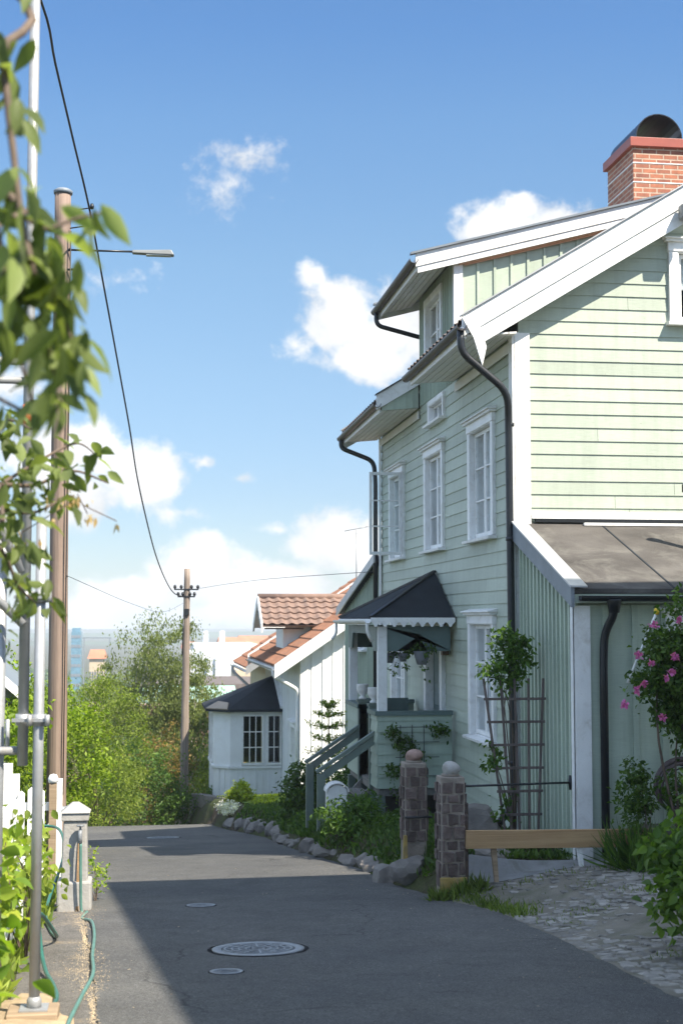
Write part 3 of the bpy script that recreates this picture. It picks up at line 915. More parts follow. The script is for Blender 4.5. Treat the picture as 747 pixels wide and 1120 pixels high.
# corner boards
cb = MB()
cb.fbox(FG, -.03, .15, .034, .062, -2.4, 3.28); cb.fbox(FS, -.062, .10, .034, .06, -2.4, 3.24)
cb.fbox(FS, L-.12, L+.01, .034, .06, -2.4, 3.24)
cb.build('corner_board', M['white'], H, bevel=.003)
fz = MB(); fz.fbox(FS, .12, 3.05, .034, .05, 3.08, 3.2); fz.fbox(FS, 5.65, L, .034, .05, 3.08, 3.2)
fz.build('frieze_board', M['soffit'], H)

for i, (y, a, b) in enumerate(WIN2):
    o = window(FS, y-GY, a, b, WW, H, 3, 2, curtain=[1, 3, 1][i], open_leaf=0 if i == 2 else None)
    if i == 2: o['label'] = 'upper window with one sash swung open'; W3 = o
for i, (y, a, b) in enumerate(WG): window(FS, y-GY, a, b, WW, H, 3, 2, curtain=1)
window(FS, SMALL[0]-GY, SMALL[1], SMALL[2], SMALL[3], H, 1, 3, header=False, cw=.07, name='vent_window', slim=.025)
window(FG, AW[0]-FX, AW[1], AW[2], AW[3], H, 2, 3, curtain=3)
# the open sash, hinged on the near jamb and swung straight out
FO = Fr((FX-.06, 22.79, 0), (-1, 0, 0), (0, -1, 0))
sash(FO, .0, .53, 1.04, 2.39, .0, 3, W3, M['white'], .045)

# --- roof
NE, FEd = 15.52, 25.42        # verge ends
def slab(mb, x0, x1, y0, y1, zf, t=.10, off=0):
    p = [(x0, zf(x0)-off), (x1, zf(x1)-off)]
    mb.prism([(p[0][0], y0, p[0][1]), (p[1][0], y0, p[1][1]), (p[1][0], y0, p[1][1]-t), (p[0][0], y0, p[0][1]-t)], (0, y1-y0, 0))
    return mb
DY0, DY1 = 18.84, 21.48       # dormer walls
rf = MB()
slope_len = math.hypot(RX-EX, RZ-EZ); sv = V((RX-EX, 0, RZ-EZ))
for (a, b) in ((NE, 18.95), (21.35, FEd)):
    tiles(rf, (EX, a, EZ), (0, 1, 0), sv, b-a, slope_len)
tiles(rf, (FX+1.0, 18.95, roofz(FX+1.0)), (0, 1, 0), sv, 2.4, slope_len*.5)
rf2 = MB(); slab(rf2, RX, EAST+.6, NE, FEd, roofz, .1)
rf2.build('east_roof_slope', M['tile_grey'], H)
rf.build('roof', M['tile_grey'], H)
# ridge tiles
MB().tube([(RX, NE, RZ+.0), (RX, FEd, RZ+.0)], .10, 10).build('ridge', M['tile_grey'], H)
# boarded soffits under the eaves
sf = MB(); sfz = lambda x: EZ-.155+.09*(x-EX)
for (a, b) in ((NE+.03, 18.84), (21.42, FEd-.03)):
    n = 6; x0, x1 = EX+.03, FX-.03
    for i in range(n):
        xa, xb = x0+(x1-x0)*i/n, x0+(x1-x0)*(i+1)/n-.012
        sf.prism([(xa, a, sfz(xa)), (xb, a, sfz(xb)), (xb, a, sfz(xb)-.02), (xa, a, sfz(xa)-.02)], (0, b-a, 0))
    sf.box(EX-.005, EX+.022, a, b, EZ-.20, EZ-.035)
sf.build('soffit', M['soffit'], H)
# barge boards, two steps, white, with the little pointed tail
bg = MB()
def barge(mb, x0, x1, zf, yf, th, top, bot, out):
    mb.prism([(x0, yf, zf(x0)+top), (x1, yf, zf(x1)+top), (x1, yf, zf(x1)+bot), (x0, yf, zf(x0)+bot)], (0, out, 0))
barge(bg, EX-.03, RX, roofz, NE+.03, 0, .075, -.17, -.045)
barge(bg, EX+.16, RX, roofz, NE+.03, 0, -.172, -.37, -.03)
bg.prism([(EX-.05, NE-.02, EZ+.04), (EX+.17, NE-.02, EZ-.07), (EX+.24, NE-.02, EZ-.30), (EX+.19, NE-.02, EZ-.52), (EX+.09, NE-.02, EZ-.2)], (0, -.022, 0))
barge(bg, RX, EAST+.6, roofz, NE+.03, 0, .075, -.37, -.045)
barge(bg, EX-.03, RX, roofz, FEd+.02, 0, .075, -.30, -.04)
bg.build('barge_board', M['white'], H, bevel=.003)
vs_ = MB()
x0, x1 = EX+.2, RX
vs_.prism([(x0, NE+.035, roofz(x0)-.30), (x1, NE+.035, roofz(x1)-.30), (x1, NE+.035, roofz(x1)-.325), (x0, NE+.035, roofz(x0)-.325)], (0, GY-NE-.07, 0))
vs_.build('verge_soffit', M['soffit'], H)
cap = MB(); barge(cap, EX-.05, RX, roofz, NE+.06, 0, .095, .078, -.1)
barge(cap, EX-.05, RX, roofz, FEd+.05, 0, .095, .078, -.1)
cap.build('verge_capping', M['zinc'], H)
# end of the far eave stretch: white barge towards the dormer and a boarded cheek under it
ck = MB(); barge(ck, EX-.06, FX+.02, roofz, 21.36, 0, .10, -.13, -.03); ck.build('eave_barge_board', M['white'], H)
ck = MB(); barge(ck, EX-.08, FX+.02, roofz, 21.40, 0, .125, .103, -.1); ck.build('eave_capping', M['black_metal'], H)
FK = Fr((EX, 21.37, 0), (1, 0, 0), (0, -1, 0))
board_batten(MB(), FK, .03, FX-EX-.05, lambda s: EZ-.17+.09*s, lambda s: roofz(EX+s)-.132, pitch=.09, batten=.02, bt=.012).build('eave_cheek', M['green_v'], H)
FK2 = Fr((EX, 18.9, 0), (1, 0, 0), (0, 1, 0))
board_batten(MB(), FK2, .03, FX-EX-.05, lambda s: EZ-.17+.09*s, lambda s: roofz(EX+s)-.15, pitch=.09, batten=.02, bt=.012).build('eave_cheek', M['green_v'], H)
# gutters and downpipes
gt = MB()
half_gutter(gt, (EX-.055, NE-.1, EZ-.07), (EX-.055, 18.9, EZ-.085)); g1 = gt.build('gutter', M['brown_metal'], H)
gt = MB(); half_gutter(gt, (EX-.055, 21.3, EZ-.07), (EX-.055, FEd+.06, EZ-.085)); gt.build('gutter', M['brown_metal'], H)
dp = MB()
P = fillet([(EX-.055, 15.50, EZ-.10), (EX-.055, 15.50, EZ-.36), (FX-.16, 15.52, EZ-.80), (FX-.13, 15.62, EZ-1.15), (FX-.10, 15.64, -2.05), (FX-.35, 15.5, -2.3)], .16)
dp.tube(P, .043, 12)
for z in (2.2, .9, -.4, -1.6): dp.lathe([(.043, -.02), (.055, -.02), (.055, .02), (.043, .02)], (FX-.115, 15.63, z), 12)
dp.build('downpipe', M['black_metal'], H)
dp = MB()
dp.tube(fillet([(EX-.055, 25.33, EZ-.1), (EX-.055, 25.33, EZ-.28), (FX-.13, 25.2, EZ-.52), (FX-.11, 25.14, EZ-.85), (FX-.11, 25.14, -2.9)], .14), .043, 12)
dp.build('downpipe', M['black_metal'], H)

# --- wall dormer
DS, DEX, DEZ = .267, 3.63, 4.93
def droof(x): return DEZ+DS*(x-DEX)
FD = Fr((FX, DY0, 0), (0, 1, 0), (-1, 0, 0))
dw = MB(); DWW = (20.30, 3.72, 4.80, 1.25)
dop = (DWW[0]-DWW[3]/2+.09-DY0, DWW[0]+DWW[3]/2-.09-DY0, DWW[1]+.03, DWW[2]-.09)
board_batten(dw, Fr((FX-.012, DY0, 0), (0, 1, 0), (-1, 0, 0)), 0, DY1-DY0, lambda s: 3.265, lambda s: droof(FX)-.14, [dop], pitch=.115, batten=.028, bt=.018)
D = dw.build('dormer', M['green_v'], H)
ch = MB(); FC = Fr((FX, DY0, 0), (1, 0, 0), (0, -1, 0))
board_batten(ch, FC, .06, 3.6, lambda s: roofz(FX+s)-.3, lambda s: droof(FX+s)-.13, pitch=.235, batten=.035, bt=.022)
FC2 = Fr((FX, DY1, 0), (1, 0, 0), (0, 1, 0))
board_batten(ch, FC2, .06, 3.6, lambda s: roofz(FX+s)-.3, lambda s: droof(FX+s)-.13, pitch=.235, batten=.035, bt=.022)
ch.build('dormer_cheek', M['green_v'], D)
cbm = MB(); cbm.fbox(FC, -.035, .075, .003, .04, 3.7, droof(FX)-.16); cbm.fbox(FD, -.045, .05, .02, .05, 3.3, droof(FX)-.16)
cbm.build('dormer_corner_board', M['white'], D)
dwin = window(FD, DWW[0]-DY0, DWW[1], DWW[2], DWW[3], H, 2, 2, header=False, cw=.1, name='dormer_window')
def merge_window_into(dwin):
    pass
DN, DF = 18.70, 21.88
dr = MB(); slab(dr, DEX, RX+.05, DN+.03, DF-.03, droof, .09)
dr.build('dormer_roof', M['zinc'], D)
dsf = MB(); 
for i in range(5):
    xa = DEX+.03+(FX-.07-DEX-.03)*i/5; xb = xa+(FX-.07-DEX-.03)/5-.012
    dsf.prism([(xa, DN+.05, droof(xa)-.13), (xb, DN+.05, droof(xb)-.13), (xb, DN+.05, droof(xb)-.155), (xa, DN+.05, droof(xa)-.155)], (0, DF-DN-.1, 0))
dsf.box(DEX, DEX+.025, DN+.05, DF-.05, DEZ-.19, DEZ-.095)
dsf.build('dormer_soffit', M['soffit'], D)
dps = MB()
slab(dps, FX+.02, RX, DN+.04, DY0-.03, droof, .025, .225)
dps.build('dormer_verge_soffit', M['peach'], D)
dpf = MB(); dpf.prism([(FX+.10, DY0-.026, droof(FX+.1)-.20), (RX-.2, DY0-.026, droof(RX-.2)-.20), (RX-.2, DY0-.026, droof(RX-.2)-.275), (FX+.10, DY0-.026, droof(FX+.1)-.275)], (0, -.02, 0)); dpf.build('dormer_frieze', M['peach'], D)
db = MB()
barge(db, DEX-.03, RX+.05, droof, DN+.03, 0, .03, -.15, -.035); barge(db, DEX+.0, RX+.05, droof, DN+.03, 0, -.152, -.24, -.02)
barge(db, DEX-.03, RX+.05, droof, DF+.0, 0, .03, -.22, -.035)
db.build('dormer_barge_board', M['white'], D, bevel=.003)
dc = MB(); barge(dc, DEX-.1, RX+.05, droof, DN+.06, 0, .06, .032, -.1); barge(dc, DEX-.1, RX+.05, droof, DF+.03, 0, .06, .032, -.1)
dc.build('dormer_capping', M['slate_paint'], D)
dg = MB(); half_gutter(dg, (DEX-.06, DN-.05, DEZ-.06), (DEX-.06, DF+.12, DEZ-.07)); dg.build('dormer_gutter', M['brown_metal'], D)
ddp = MB(); ddp.tube(fillet([(DEX-.06, DF-.05, DEZ-.1), (DEX-.06, DF-.05, DEZ-.32), (FX+.1, DF-.25, DEZ-.55)], .12), .036, 10)
ddp.build('dormer_downpipe', M['black_metal'], D)

# --- chimney
cx0, cx1, cy0, cy1 = 7.3, 8.12, 20.4, 21.6
c = MB(); c.box(cx0, cx1, cy0, cy1, 5.4, 7.18); CH = c.build('chimney', M['brick'], H)
c = MB()
c.prism([(cx0-.06, cy0-.06, 7.18), (cx1+.06, cy0-.06, 7.18), (cx1+.06, cy1+.06, 7.18), (cx0-.06, cy1+.06, 7.18)], (0, 0, .14)); c.build('chimney_cap', M['redmetal'], CH, bevel=.006)
c = MB(); n = 14; cxm = (cx0+cx1)/2+.0; rr_ = .37
pr_ = [(cxm+rr_*math.cos(math.pi*k/n), 7.33+rr_*math.sin(math.pi*k/n)*1.02) for k in range(n+1)]
pr_ += [(cxm+(rr_-.015)*math.cos(math.pi*k/n), 7.33+(rr_-.015)*math.sin(math.pi*k/n)*1.02) for k in range(n, -1, -1)]
c.prism([(x, cy0-.02, z) for x, z in pr_], (0, cy1-cy0+.04, 0)); c.build('chimney_hood', M['hood'], CH)
c = MB()
for z in (6.63, 6.93):
    c.box(cx0-.008, cx1+.008, cy0-.008, cy0-.001, z, z+.014); c.box(cx0-.008, cx0-.001, cy0, cy1, z, z+.014)
c.build('chimney_strap', M['white'], CH)
# floodlight under the verge by the attic window
fl_ = MB(); fl_.fbox(Fr((6.07, NE-.03, 4.60), (1, 0, 0), (0, -1, 0)), 0, .22, 0, .14, 0, .17)
fl_.build('floodlight', M['lamp'], H, bevel=.02)

# --- lean-to annex in front of the gable
AY = 13.6
def aroof(y): return .30+(1.10-.30)*(y-AY+.15)/(GY-AY+.15)
FA = Fr((FX, AY, 0), (0, 1, 0), (-1, 0, 0)); AL = GY-AY
an = MB(); board_batten(an, FA, 0, AL-.05, lambda s: -2.5, lambda s: aroof(AY+s)-.13, pitch=.145, batten=.05, bt=.028)
AN = an.build('annex', M['green_v'], H)
FAF = Fr((FX, AY, 0), (1, 0, 0), (0, -1, 0))
AWN = (5.72, -.86, .12, 1.2)
af = MB(); board_batten(af, FAF, .0, 4.5, lambda s: -2.5, lambda s: .14, [opening(AWN[0]-FX, AWN[1], AWN[2], AWN[3])], pitch=.30, batten=.06, bt=.026)
af.build('annex_front_wall', M['green_v'], AN)
awn = window(FAF, AWN[0]-FX, AWN[1], AWN[2], AWN[3], H, 2, 2, header=True, curtain=1, name='annex_window')
acb = MB(); acb.fbox(FAF, -.045, .135, .03, .06, -2.45, .13); acb.fbox(FA, -.06, .02, .03, .048, -2.45, .12)
acb.build('annex_corner_board', M['white'], AN, bevel=.003)
arf = MB()
pts = [(FX-.06, AY-.16), (9.0, AY-.16), (9.0, GY+.01), (FX-.06, GY+.01)]
arf.hexa([(x, y, aroof(y)-.05) for x, y in pts]+[(x, y, aroof(y)) for x, y in pts])
arf.build('annex_roof', M['felt'], AN)
sm_ = MB()
for i in range(5):
    x = 5.16+i*1.0
    sm_.hexa([(x, AY-.15, aroof(AY-.15)+.0), (x+.02, AY-.15, aroof(AY-.15)), (x+.02, GY, aroof(GY)), (x, GY, aroof(GY)), (x, AY-.15, aroof(AY-.15)+.006), (x+.02, AY-.15, aroof(AY-.15)+.006), (x+.02, GY, aroof(GY)+.006), (x, GY, aroof(GY)+.006)])
sm2 = MB(); sm2.box(4.95, 9.0, GY-.14, GY-.09, aroof(GY-.12)+.004, aroof(GY-.12)+.035)
sm2.build('roof_strip', M['white'], AN)
sm_.build('roof_batten', M['felt_dark'], AN)
fls = MB(); fls.fbox(FG, .2, 4.9, .03, .075, 1.10, 1.14); fls.build('flashing', M['black_metal'], AN)
wb = MB(); wb.fbox(FG, .16, 4.9, .031, .06, 1.142, 1.22); wb.build('water_board', M['white'], AN)
vb = MB()
vb.prism([(FX-.10, AY-.2, aroof(AY-.2)+.03), (FX-.10, GY+.02, aroof(GY)+.05), (FX-.10, GY+.02, aroof(GY)-.15), (FX-.10, AY-.2, aroof(AY-.2)-.17)], (.034, 0, 0))
vb.build('annex_barge_board', M['slate_paint'], AN)
vc = MB()
vc.hexa([(FX-.115, AY-.22, aroof(AY-.22)+.032), (FX+.06, AY-.22, aroof(AY-.22)+.03), (FX+.06, GY+.02, aroof(GY)+.05), (FX-.115, GY+.02, aroof(GY)+.052),
         (FX-.115, AY-.22, aroof(AY-.22)+.05), (FX+.06, AY-.22, aroof(AY-.22)+.045), (FX+.06, GY+.02, aroof(GY)+.065), (FX-.115, GY+.02, aroof(GY)+.07)])
vc.build('annex_verge_capping', M['zinc'], AN)
afs = MB(); afs.fbox(FAF, -.05, 4.8, .03, .155, .155, .24); afs.build('annex_fascia', M['green_v'], AN)
ag = MB(); half_gutter(ag, (FX-.02, AY-.235, .225), (9.0, AY-.235, .215), .055); ag.build('annex_gutter', M['black_metal'], AN)
ad = MB(); ad.tube(fillet([(4.52, AY-.235, .19), (4.52, AY-.235, .05), (4.46, AY-.11, -.14), (4.45, AY-.10, -.4), (4.45, AY-.10, -2.3)], .1), .041, 12)
ad.lathe([(.05, .0), (.075, .12), (.075, .13), (.05, .0)], (4.52, AY-.235, .06), 12)
ad.build('annex_downpipe', M['black_metal'], AN)
vp = MB(); px_, py_ = 5.86, 14.78
vp.lathe([(.055, -.05), (.055, .62), (.075, .62), (.075, .70), (.03, .74)], (px_, py_, aroof(py_)), 14); vp.build('vent_pipe', M['brown_metal'], AN)
# --- lean-to at the far end
def froof(y): return 1.13-.185*(y-FE)
FF = Fr((FX, FE, 0), (0, 1, 0), (-1, 0, 0))
fwc = (27.25-FE, -.62, .12, .85)
ff = MB(); board_batten(ff, FF, .03, 4.8, lambda s: -4.2, lambda s: froof(FE+s)-.1, [opening(*fwc)], pitch=.2, batten=.045, bt=.024)
ff.box(FX+.04, 9, 29.8, 29.87, -4.2, froof(29.87)-.1)
FN = ff.build('rear_annex', M['green_v'], H)
window(FF, *fwc, H, 2, 2, name='rear_annex_window')
fr_ = MB(); pts = [(FX-.12, FE-.0), (9, FE), (9, 30.1), (FX-.12, 30.1)]
fr_.hexa([(x, y, froof(y)-.09) for x, y in pts]+[(x, y, froof(y)) for x, y in pts]); fr_.build('rear_annex_roof', M['felt_dark'], FN)
fb = MB(); fb.prism([(FX-.13, FE, froof(FE)+.03), (FX-.13, 30.1, froof(30.1)+.03), (FX-.13, 30.1, froof(30.1)-.13), (FX-.13, FE, froof(FE)-.13)], (-.03, 0, 0)); fb.build('rear_annex_barge_board', M['zinc'], FN)

# --- porch
PX, P0, P1 = 3.13, 19.05, 21.85
EZp, FLp, PT = .02, -2.25, -1.3
pf = MB(); pf.box(PX+.02, FX-.04, P0+.02, P1-.02, FLp-.12, FLp); 
PO = pf.build('porch', M['deck'], H)
pr2 = MB(); A, B, C_, E_ = (PX-.12, P0-.14, EZp), (PX-.12, P1+.14, EZp), (FX-.04, P1+.14, EZp), (FX-.04, P0-.14, EZp); top = (FX-.04, 20.25, .68)
lo = lambda p: (p[0], p[1], p[2]-.06)
pr2.add([A, B, C_, E_, top, lo(A), lo(B), lo(C_), lo(E_)], [(0, 1, 4), (1, 2, 4), (3, 0, 4), (2, 3, 4), (0, 5, 6, 1), (1, 6, 7, 2), (3, 8, 5, 0), (5, 8, 7, 6), (2, 7, 8, 3)])
pr2.build('porch_roof', M['felt_dark'], PO)
hp = MB(); hp.bar(V(A)+V((0, 0, .01)), V(top)+V((0, 0, .01)), .05, .03); hp.bar(V(B)+V((0, 0, .01)), V(top)+V((0, 0, .01)), .05, .03); hp.build('porch_hip', M['black_metal'], PO)
# scalloped edge
FPn = Fr((PX-.12, P0-.14, 0), (1, 0, 0), (0, -1, 0)); FPs = Fr((PX-.12, P0-.14, 0), (0, 1, 0), (-1, 0, 0))
sc_ = MB(); wid = FX-.04-(PX-.12)
sc_.fbox(FPn, 0, wid, .002, .02, -.045, .018)
nT = 9
for i in range(nT):
    a = wid*i/nT; b = wid*(i+1)/nT; m_ = (a+b)/2
    sc_.prism([FPn(a+.008, .004, -.045), FPn(b-.008, .004, -.045), FPn(b-.035, .004, -.075), FPn(m_+.014, .004, -.105), FPn(m_-.014, .004, -.105), FPn(a+.035, .004, -.075)], FPn.n*.014)
sc_.build('scalloped_edge', M['white'], PO)
gb = MB(); half_gutter(gb, (PX-.17, P0-.2, EZp-.03), (PX-.17, P1+.2, EZp-.04), .05)
gb.fbox(FPs, .0, P1-P0+.28, .002, .018, -.08, -.0)
gb.tube(fillet([(PX-.17, P0-.15, EZp-.07), (PX-.17, P0-.14, EZp-.2), (PX-.1, P0-.1, EZp-.32)], .06), .022, 8)
gb.tube(fillet([(PX-.17, P1+.15, EZp-.07), (PX-.17, P1+.15, EZp-.25), (PX-.24, P1+.15, EZp-.34)], .06), .022, 8)
gb.build('porch_gutter', M['white'], PO)
def valance(mb, F, W):
    z = -.095; d1, d2 = .34, .11
    mb.prism([F(.02, -.05, z), F(W-.02, -.05, z), F(W-.02, -.05, z-d1), F(W-.34, -.05, z-d1), F(W-.46, -.05, z-d2), F(.60, -.05, z-d2), F(.26, -.05, z-d1), F(.02, -.05, z-d1)], F.n*.03)
va = MB(); valance(va, Fr((PX+.0, P0, 0), (1, 0, 0), (0, -1, 0)), FX-PX-.05)
valance(va, Fr((PX, P1, 0), (1, 0, 0), (0, 1, 0)), FX-PX-.05)
valance(va, Fr((PX-.03, P0+.06, 0), (0, 1, 0), (-1, 0, 0)), P1-P0-.12)
va.build('porch_valance', M['dkgreen'], PO)
for y in (P0+.06, P1-.06):
    MB().box(PX+.0, PX+.125, y-.062, y+.062, PT+.06, -.1).build('porch_post', M['white'], PO, bevel=.006)
# parapets: clad boxes either side of the stair
SY0, SY1 = 19.70, 20.62
pa = MB(); FPp = Fr((PX, P0, 0), (1, 0, 0), (0, -1, 0))
lap(pa, FPp, FLp-.02, PT, lambda z: (0, FX-PX-.06), [], .15, .022, .008, -.05)
lap(pa, Fr((PX, P0, 0), (0, 1, 0), (-1, 0, 0)), FLp-.02, PT, lambda z: (-.01, SY0-P0), [], .15, .022, .008, -.09)
lap(pa, Fr((PX, SY1, 0), (0, 1, 0), (-1, 0, 0)), FLp-.02, PT, lambda z: (0, P1-SY1), [], .15, .022, .008, -.09)
lap(pa, Fr((PX, P1, 0), (1, 0, 0), (0, 1, 0)), FLp-.02, PT, lambda z: (.02, FX-PX-.06), [], .15, .022, .008, -.05)
pa.build('porch_parapet', M['green_p'], PO)
tr_ = MB(); tr_.box(PX-.05, FX-.05, P0-.05, P0+.09, PT+.002, PT+.06); tr_.box(PX-.05, PX+.13, P0+.092, SY0, PT+.002, PT+.06)
tr_.box(PX-.05, PX+.13, SY1, P1+.05, PT+.002, PT+.06); tr_.box(PX+.132, FX-.05, P1-.08, P1+.05, PT+.002, PT+.06)
for y in (SY0-.11, SY1+.0):
    np_ = MB(); np_.box(PX-.03, PX+.09, y, y+.11, FLp-.1, PT+.10); np_.box(PX-.05, PX+.11, y-.02, y+.13, PT+.10, PT+.13); np_.build('newel_post', M['dkgreen_l'], PO)
tr_.build('parapet_rail', M['dkgreen'], PO)
un = MB()
for (x, y) in ((PX+.04, P0+.06), (PX+.04, SY0-.06), (PX+.04, SY1+.06), (PX+.04, P1-.06), (FX-.2, P0+.06)): un.box(x-.055, x+.055, y-.055, y+.055, -4.0, FLp-.125)
un.build('porch_pier', M['dkgreen_l'], PO)
dk = MB(); dk.box(PX+.35, PX+.38, P0+.15, P1-.15, -3.6, FLp-.13); dk.build('underfloor_shade_sheet', M['dark'], PO)  # near-black sheet stands in for the shade under the porch floor
# stairs with boarded rails
st = MB(); nst = 5
for i in range(nst):
    x = PX-.02-(i+1)*.165; z = FLp-(i+1)*.185
    st.box(x, x+.2, SY0+.02, SY1-.02, z-.04, z)
for y in (SY0, SY1-.05): st.prism([(PX, y, FLp-.05), (PX-.85, y, FLp-1.0), (PX-.85, y, FLp-1.25), (PX, y, FLp-.3)], (0, .05, 0))
st.build('porch_stairs', M['deck'], PO)
for y in (SY0-.36, SY1+.05):
    r_ = MB()
    r_.bar((PX+.02, y, -1.53), (2.33, y, -2.07), .09, .045)
    r_.prism([(PX+.0, y-.02, -1.575), (2.40, y-.02, -2.085), (2.40, y-.02, -2.20), (PX, y-.02, -1.70)], (0, .045, 0))
    r_.build('stair_rail', M['dkgreen_l'], PO)
    MB().box(2.34, 2.45, y-.05, y+.05, -3.45, -2.1).build('stair_post', M['dkgreen_l'], PO, bevel=.005)
# door and its white frame
dr_ = MB(); y0, y1, z0, z1 = DOOR
FDo = Fr((FX, y0, 0), (0, 1, 0), (-1, 0, 0)); wd = y1-y0
dr_.fbox(FDo, .14, wd-.14, -.10, -.05, z0, z1-.1)
dr_.fbox(FDo, .22, wd/2-.03, -.05, -.035, z0+.15, z0+.85); dr_.fbox(FDo, wd/2+.03, wd-.22, -.05, -.035, z0+.15, z0+.85)
dd = dr_.build('door', M['dkgreen'], H)
df = MB(); df.fbox(FDo, -.02, .14, -.1, .07, z0, z1-.02); df.fbox(FDo, wd-.14, wd+.02, -.1, .07, z0, z1-.02); df.fbox(FDo, -.04, wd+.04, .033, .09, z1-.02, z1+.10); df.fbox(FDo, .141, wd-.141, -.1, .03, z1-.10, z1-.02)
df.build('door_frame', M['white'], dd)
dgl = MB(); dgl.add([FDo(.25, -.048, z0+1.0), FDo(wd-.25, -.048, z0+1.0), FDo(wd-.25, -.048, z1-.22), FDo(.25, -.048, z1-.22)], [(0, 1, 2, 3)]); dgl.build('door_glass', M['glass'], dd, recalc=False)
dh = MB(); dh.tube(fillet([FDo(.2, -.05, z0+1.05), FDo(.2, .0, z0+1.05), FDo(.32, .0, z0+1.05)], .02), .009, 8); dh.build('handle', M['iron'], dd)
wl = MB(); wl.fbox(FS, 19.41-GY-.06, 19.41-GY+.06, .03, .12, -.50, -.24); wl.fbox(FS, 19.41-GY-.08, 19.41-GY+.08, .03, .14, -.24, -.22)
wl.build('wall_lantern', mat('bronze lantern', (.13, .075, .045), .5, .2), H, bevel=.006)
# ------------------------------------------------------------------ the white house down the street
WX, WY, WE = 3.6, 32.6, 40.6
wex, wez, wsl = 2.98, -1.07, .68
wrx = 7.0; wrz = wez+wsl*(wrx-wex)
def wroof(x): return wez+wsl*(x-wex) if x <= wrx else wrz-wsl*(x-wrx)
Wh = empty('white_house', (WX, WY, -4.7), 'white wooden house with orange clay tiles, tiled dormer and corner bay', 'house')
Fg = Fr((WX, WY, 0), (1, 0, 0), (0, -1, 0)); Ff = Fr((WX, WY, 0), (0, 1, 0), (-1, 0, 0))
mw = MB(); board_batten(mw, Fg, .0, 6.8, lambda s: -4.6, lambda s: wroof(WX+s)-.12, pitch=.24, batten=.05, bt=.025)
mw.build('gable_wall', M['white_wall'], Wh)
mw = MB(); WFO = (34.2-WY, -3.78, -2.42, 1.15)
board_batten(mw, Ff, 0, WE-WY, lambda s: -4.6, lambda s: wroof(WX)-.13, [opening(*WFO)], pitch=.24, batten=.05, bt=.025)
mw.box(WX+.05, 10.4, WE-.05, WE, -4.6, -1.4); mw.box(10.35, 10.4, WY+.05, WE-.06, -4.6, -1.4)
mw.build('street_wall', M['white_wall'], Wh)
MB().box(WX-.04, 10.4, WY-.04, WE, -6.5, -4.602).build('foundation', M['foundation'], Wh)
mw = MB(); mw.fbox(Fg, -.03, .14, .03, .055, -4.6, wroof(WX)-.2); mw.fbox(Ff, -.055, .12, .03, .052, -4.6, wroof(WX)-.2); mw.build('corner_board', M['white'], Wh)
window(Ff, *WFO, Wh, 3, 2, curtain=0, cw=.1)
sl_ = math.hypot(wrx-wex, wrz-wez)
rt = MB(); tiles(rt, (wex, WY-.32, wez), (0, 1, 0), (wrx-wex, 0, wrz-wez), 8.3, sl_, tw=.24, tl=.36, amp=.035, step=.03)
rt.build('roof', M['tile_red'], Wh)
rt = MB(); slab(rt, wrx, 11, WY-.3, WE+.02, wroof, .1); rt.build('east_roof_slope', M['tile_red'], Wh)
MB().tube([(wrx, WY-.34, wrz), (wrx, WE+.05, wrz)], .11, 10).build('ridge', M['tile_red'], Wh)
wb_ = MB()
barge(wb_, wex-.05, wrx, wroof, WY-.33, 0, .07, -.24, -.04); barge(wb_, wrx, 11, wroof, WY-.33, 0, .07, -.24, -.04); barge(wb_, wex-.05, wrx, wroof, WE+.04, 0, .10, -.2, -.0-.04)
wb_.prism([(wex+.1, WY-.33, wroof(wex+.1)-.16), (wrx, WY-.33, wroof(wrx)-.16), (wrx, WY-.33, wroof(wrx)-.185), (wex+.1, WY-.33, wroof(wex+.1)-.185)], (0, .3, 0))
wb_.build('barge_board', M['white'], Wh)
so = MB(); so.prism([(wex+.02, WY-.3, wroof(wex)-.08), (WX-.03, WY-.3, wroof(WX)-.1), (WX-.03, WY-.3, wroof(WX)-.13), (wex+.02, WY-.3, wroof(wex)-.16)], (0, 8.2, 0)); so.build('soffit', M['soffit'], Wh)
g_ = MB(); half_gutter(g_, (wex-.06, WY-.36, wez-.04), (wex-.06, WE+.05, wez-.06), .06); g_.build('gutter', M['zinc'], Wh)
d_ = MB(); d_.tube(fillet([(wex-.06, WY-.2, wez-.08), (wex-.06, WY-.2, wez-.22), (WX-.10, WY+.02, wez-.55), (WX-.10, WY+.08, wez-.8), (WX-.10, WY+.08, -4.5)], .12), .045, 10); d_.build('downpipe', M['white'], Wh)
# dormer with a tiled saddle roof, ridge running back from the street
dyc, dhw, drz, dez = 36.25, 1.32, .54, -.16
dxf = 3.42
def dx_at(z): return wex+(z-wez)/wsl
dw_ = MB()
dw_.prism([(dxf, dyc-.95, wroof(dxf)-.2), (dxf, dyc+.95, wroof(dxf)-.2), (dxf, dyc+.95, dez+.05), (dxf, dyc, drz-.1), (dxf, dyc-.95, dez+.05)], (.1, 0, 0))
for y in (dyc-.95, dyc+.85): dw_.prism([(dxf+.1, y, wroof(dxf+.1)-.2), (dxf+1.2, y, wroof(dxf+1.2)-.2), (dxf+1.2, y, dez+.1), (dxf+.1, y, dez+.1)], (0, .1, 0))
WD = dw_.build('dormer', M['white_wall'], Wh)
xe0 = 2.88
for sgn, nm in ((-1, 'a'), (1, 'b')):
    t_ = MB(); Lr = math.hypot(dhw, drz-dez)
    tiles(t_, (xe0, dyc+sgn*dhw, dez), (1, 0, 0), (0, -sgn*dhw, drz-dez), 2.6, Lr, tw=.24, tl=.3, amp=.04, step=.035)
    t_.build('dormer_roof', M['tile_brown'], WD)
MB().tube([(xe0-.02, dyc, drz+.02), (xe0+2.7, dyc, drz+.02)], .09, 10).build('dormer_ridge', M['tile_brown'], WD)
b_ = MB()
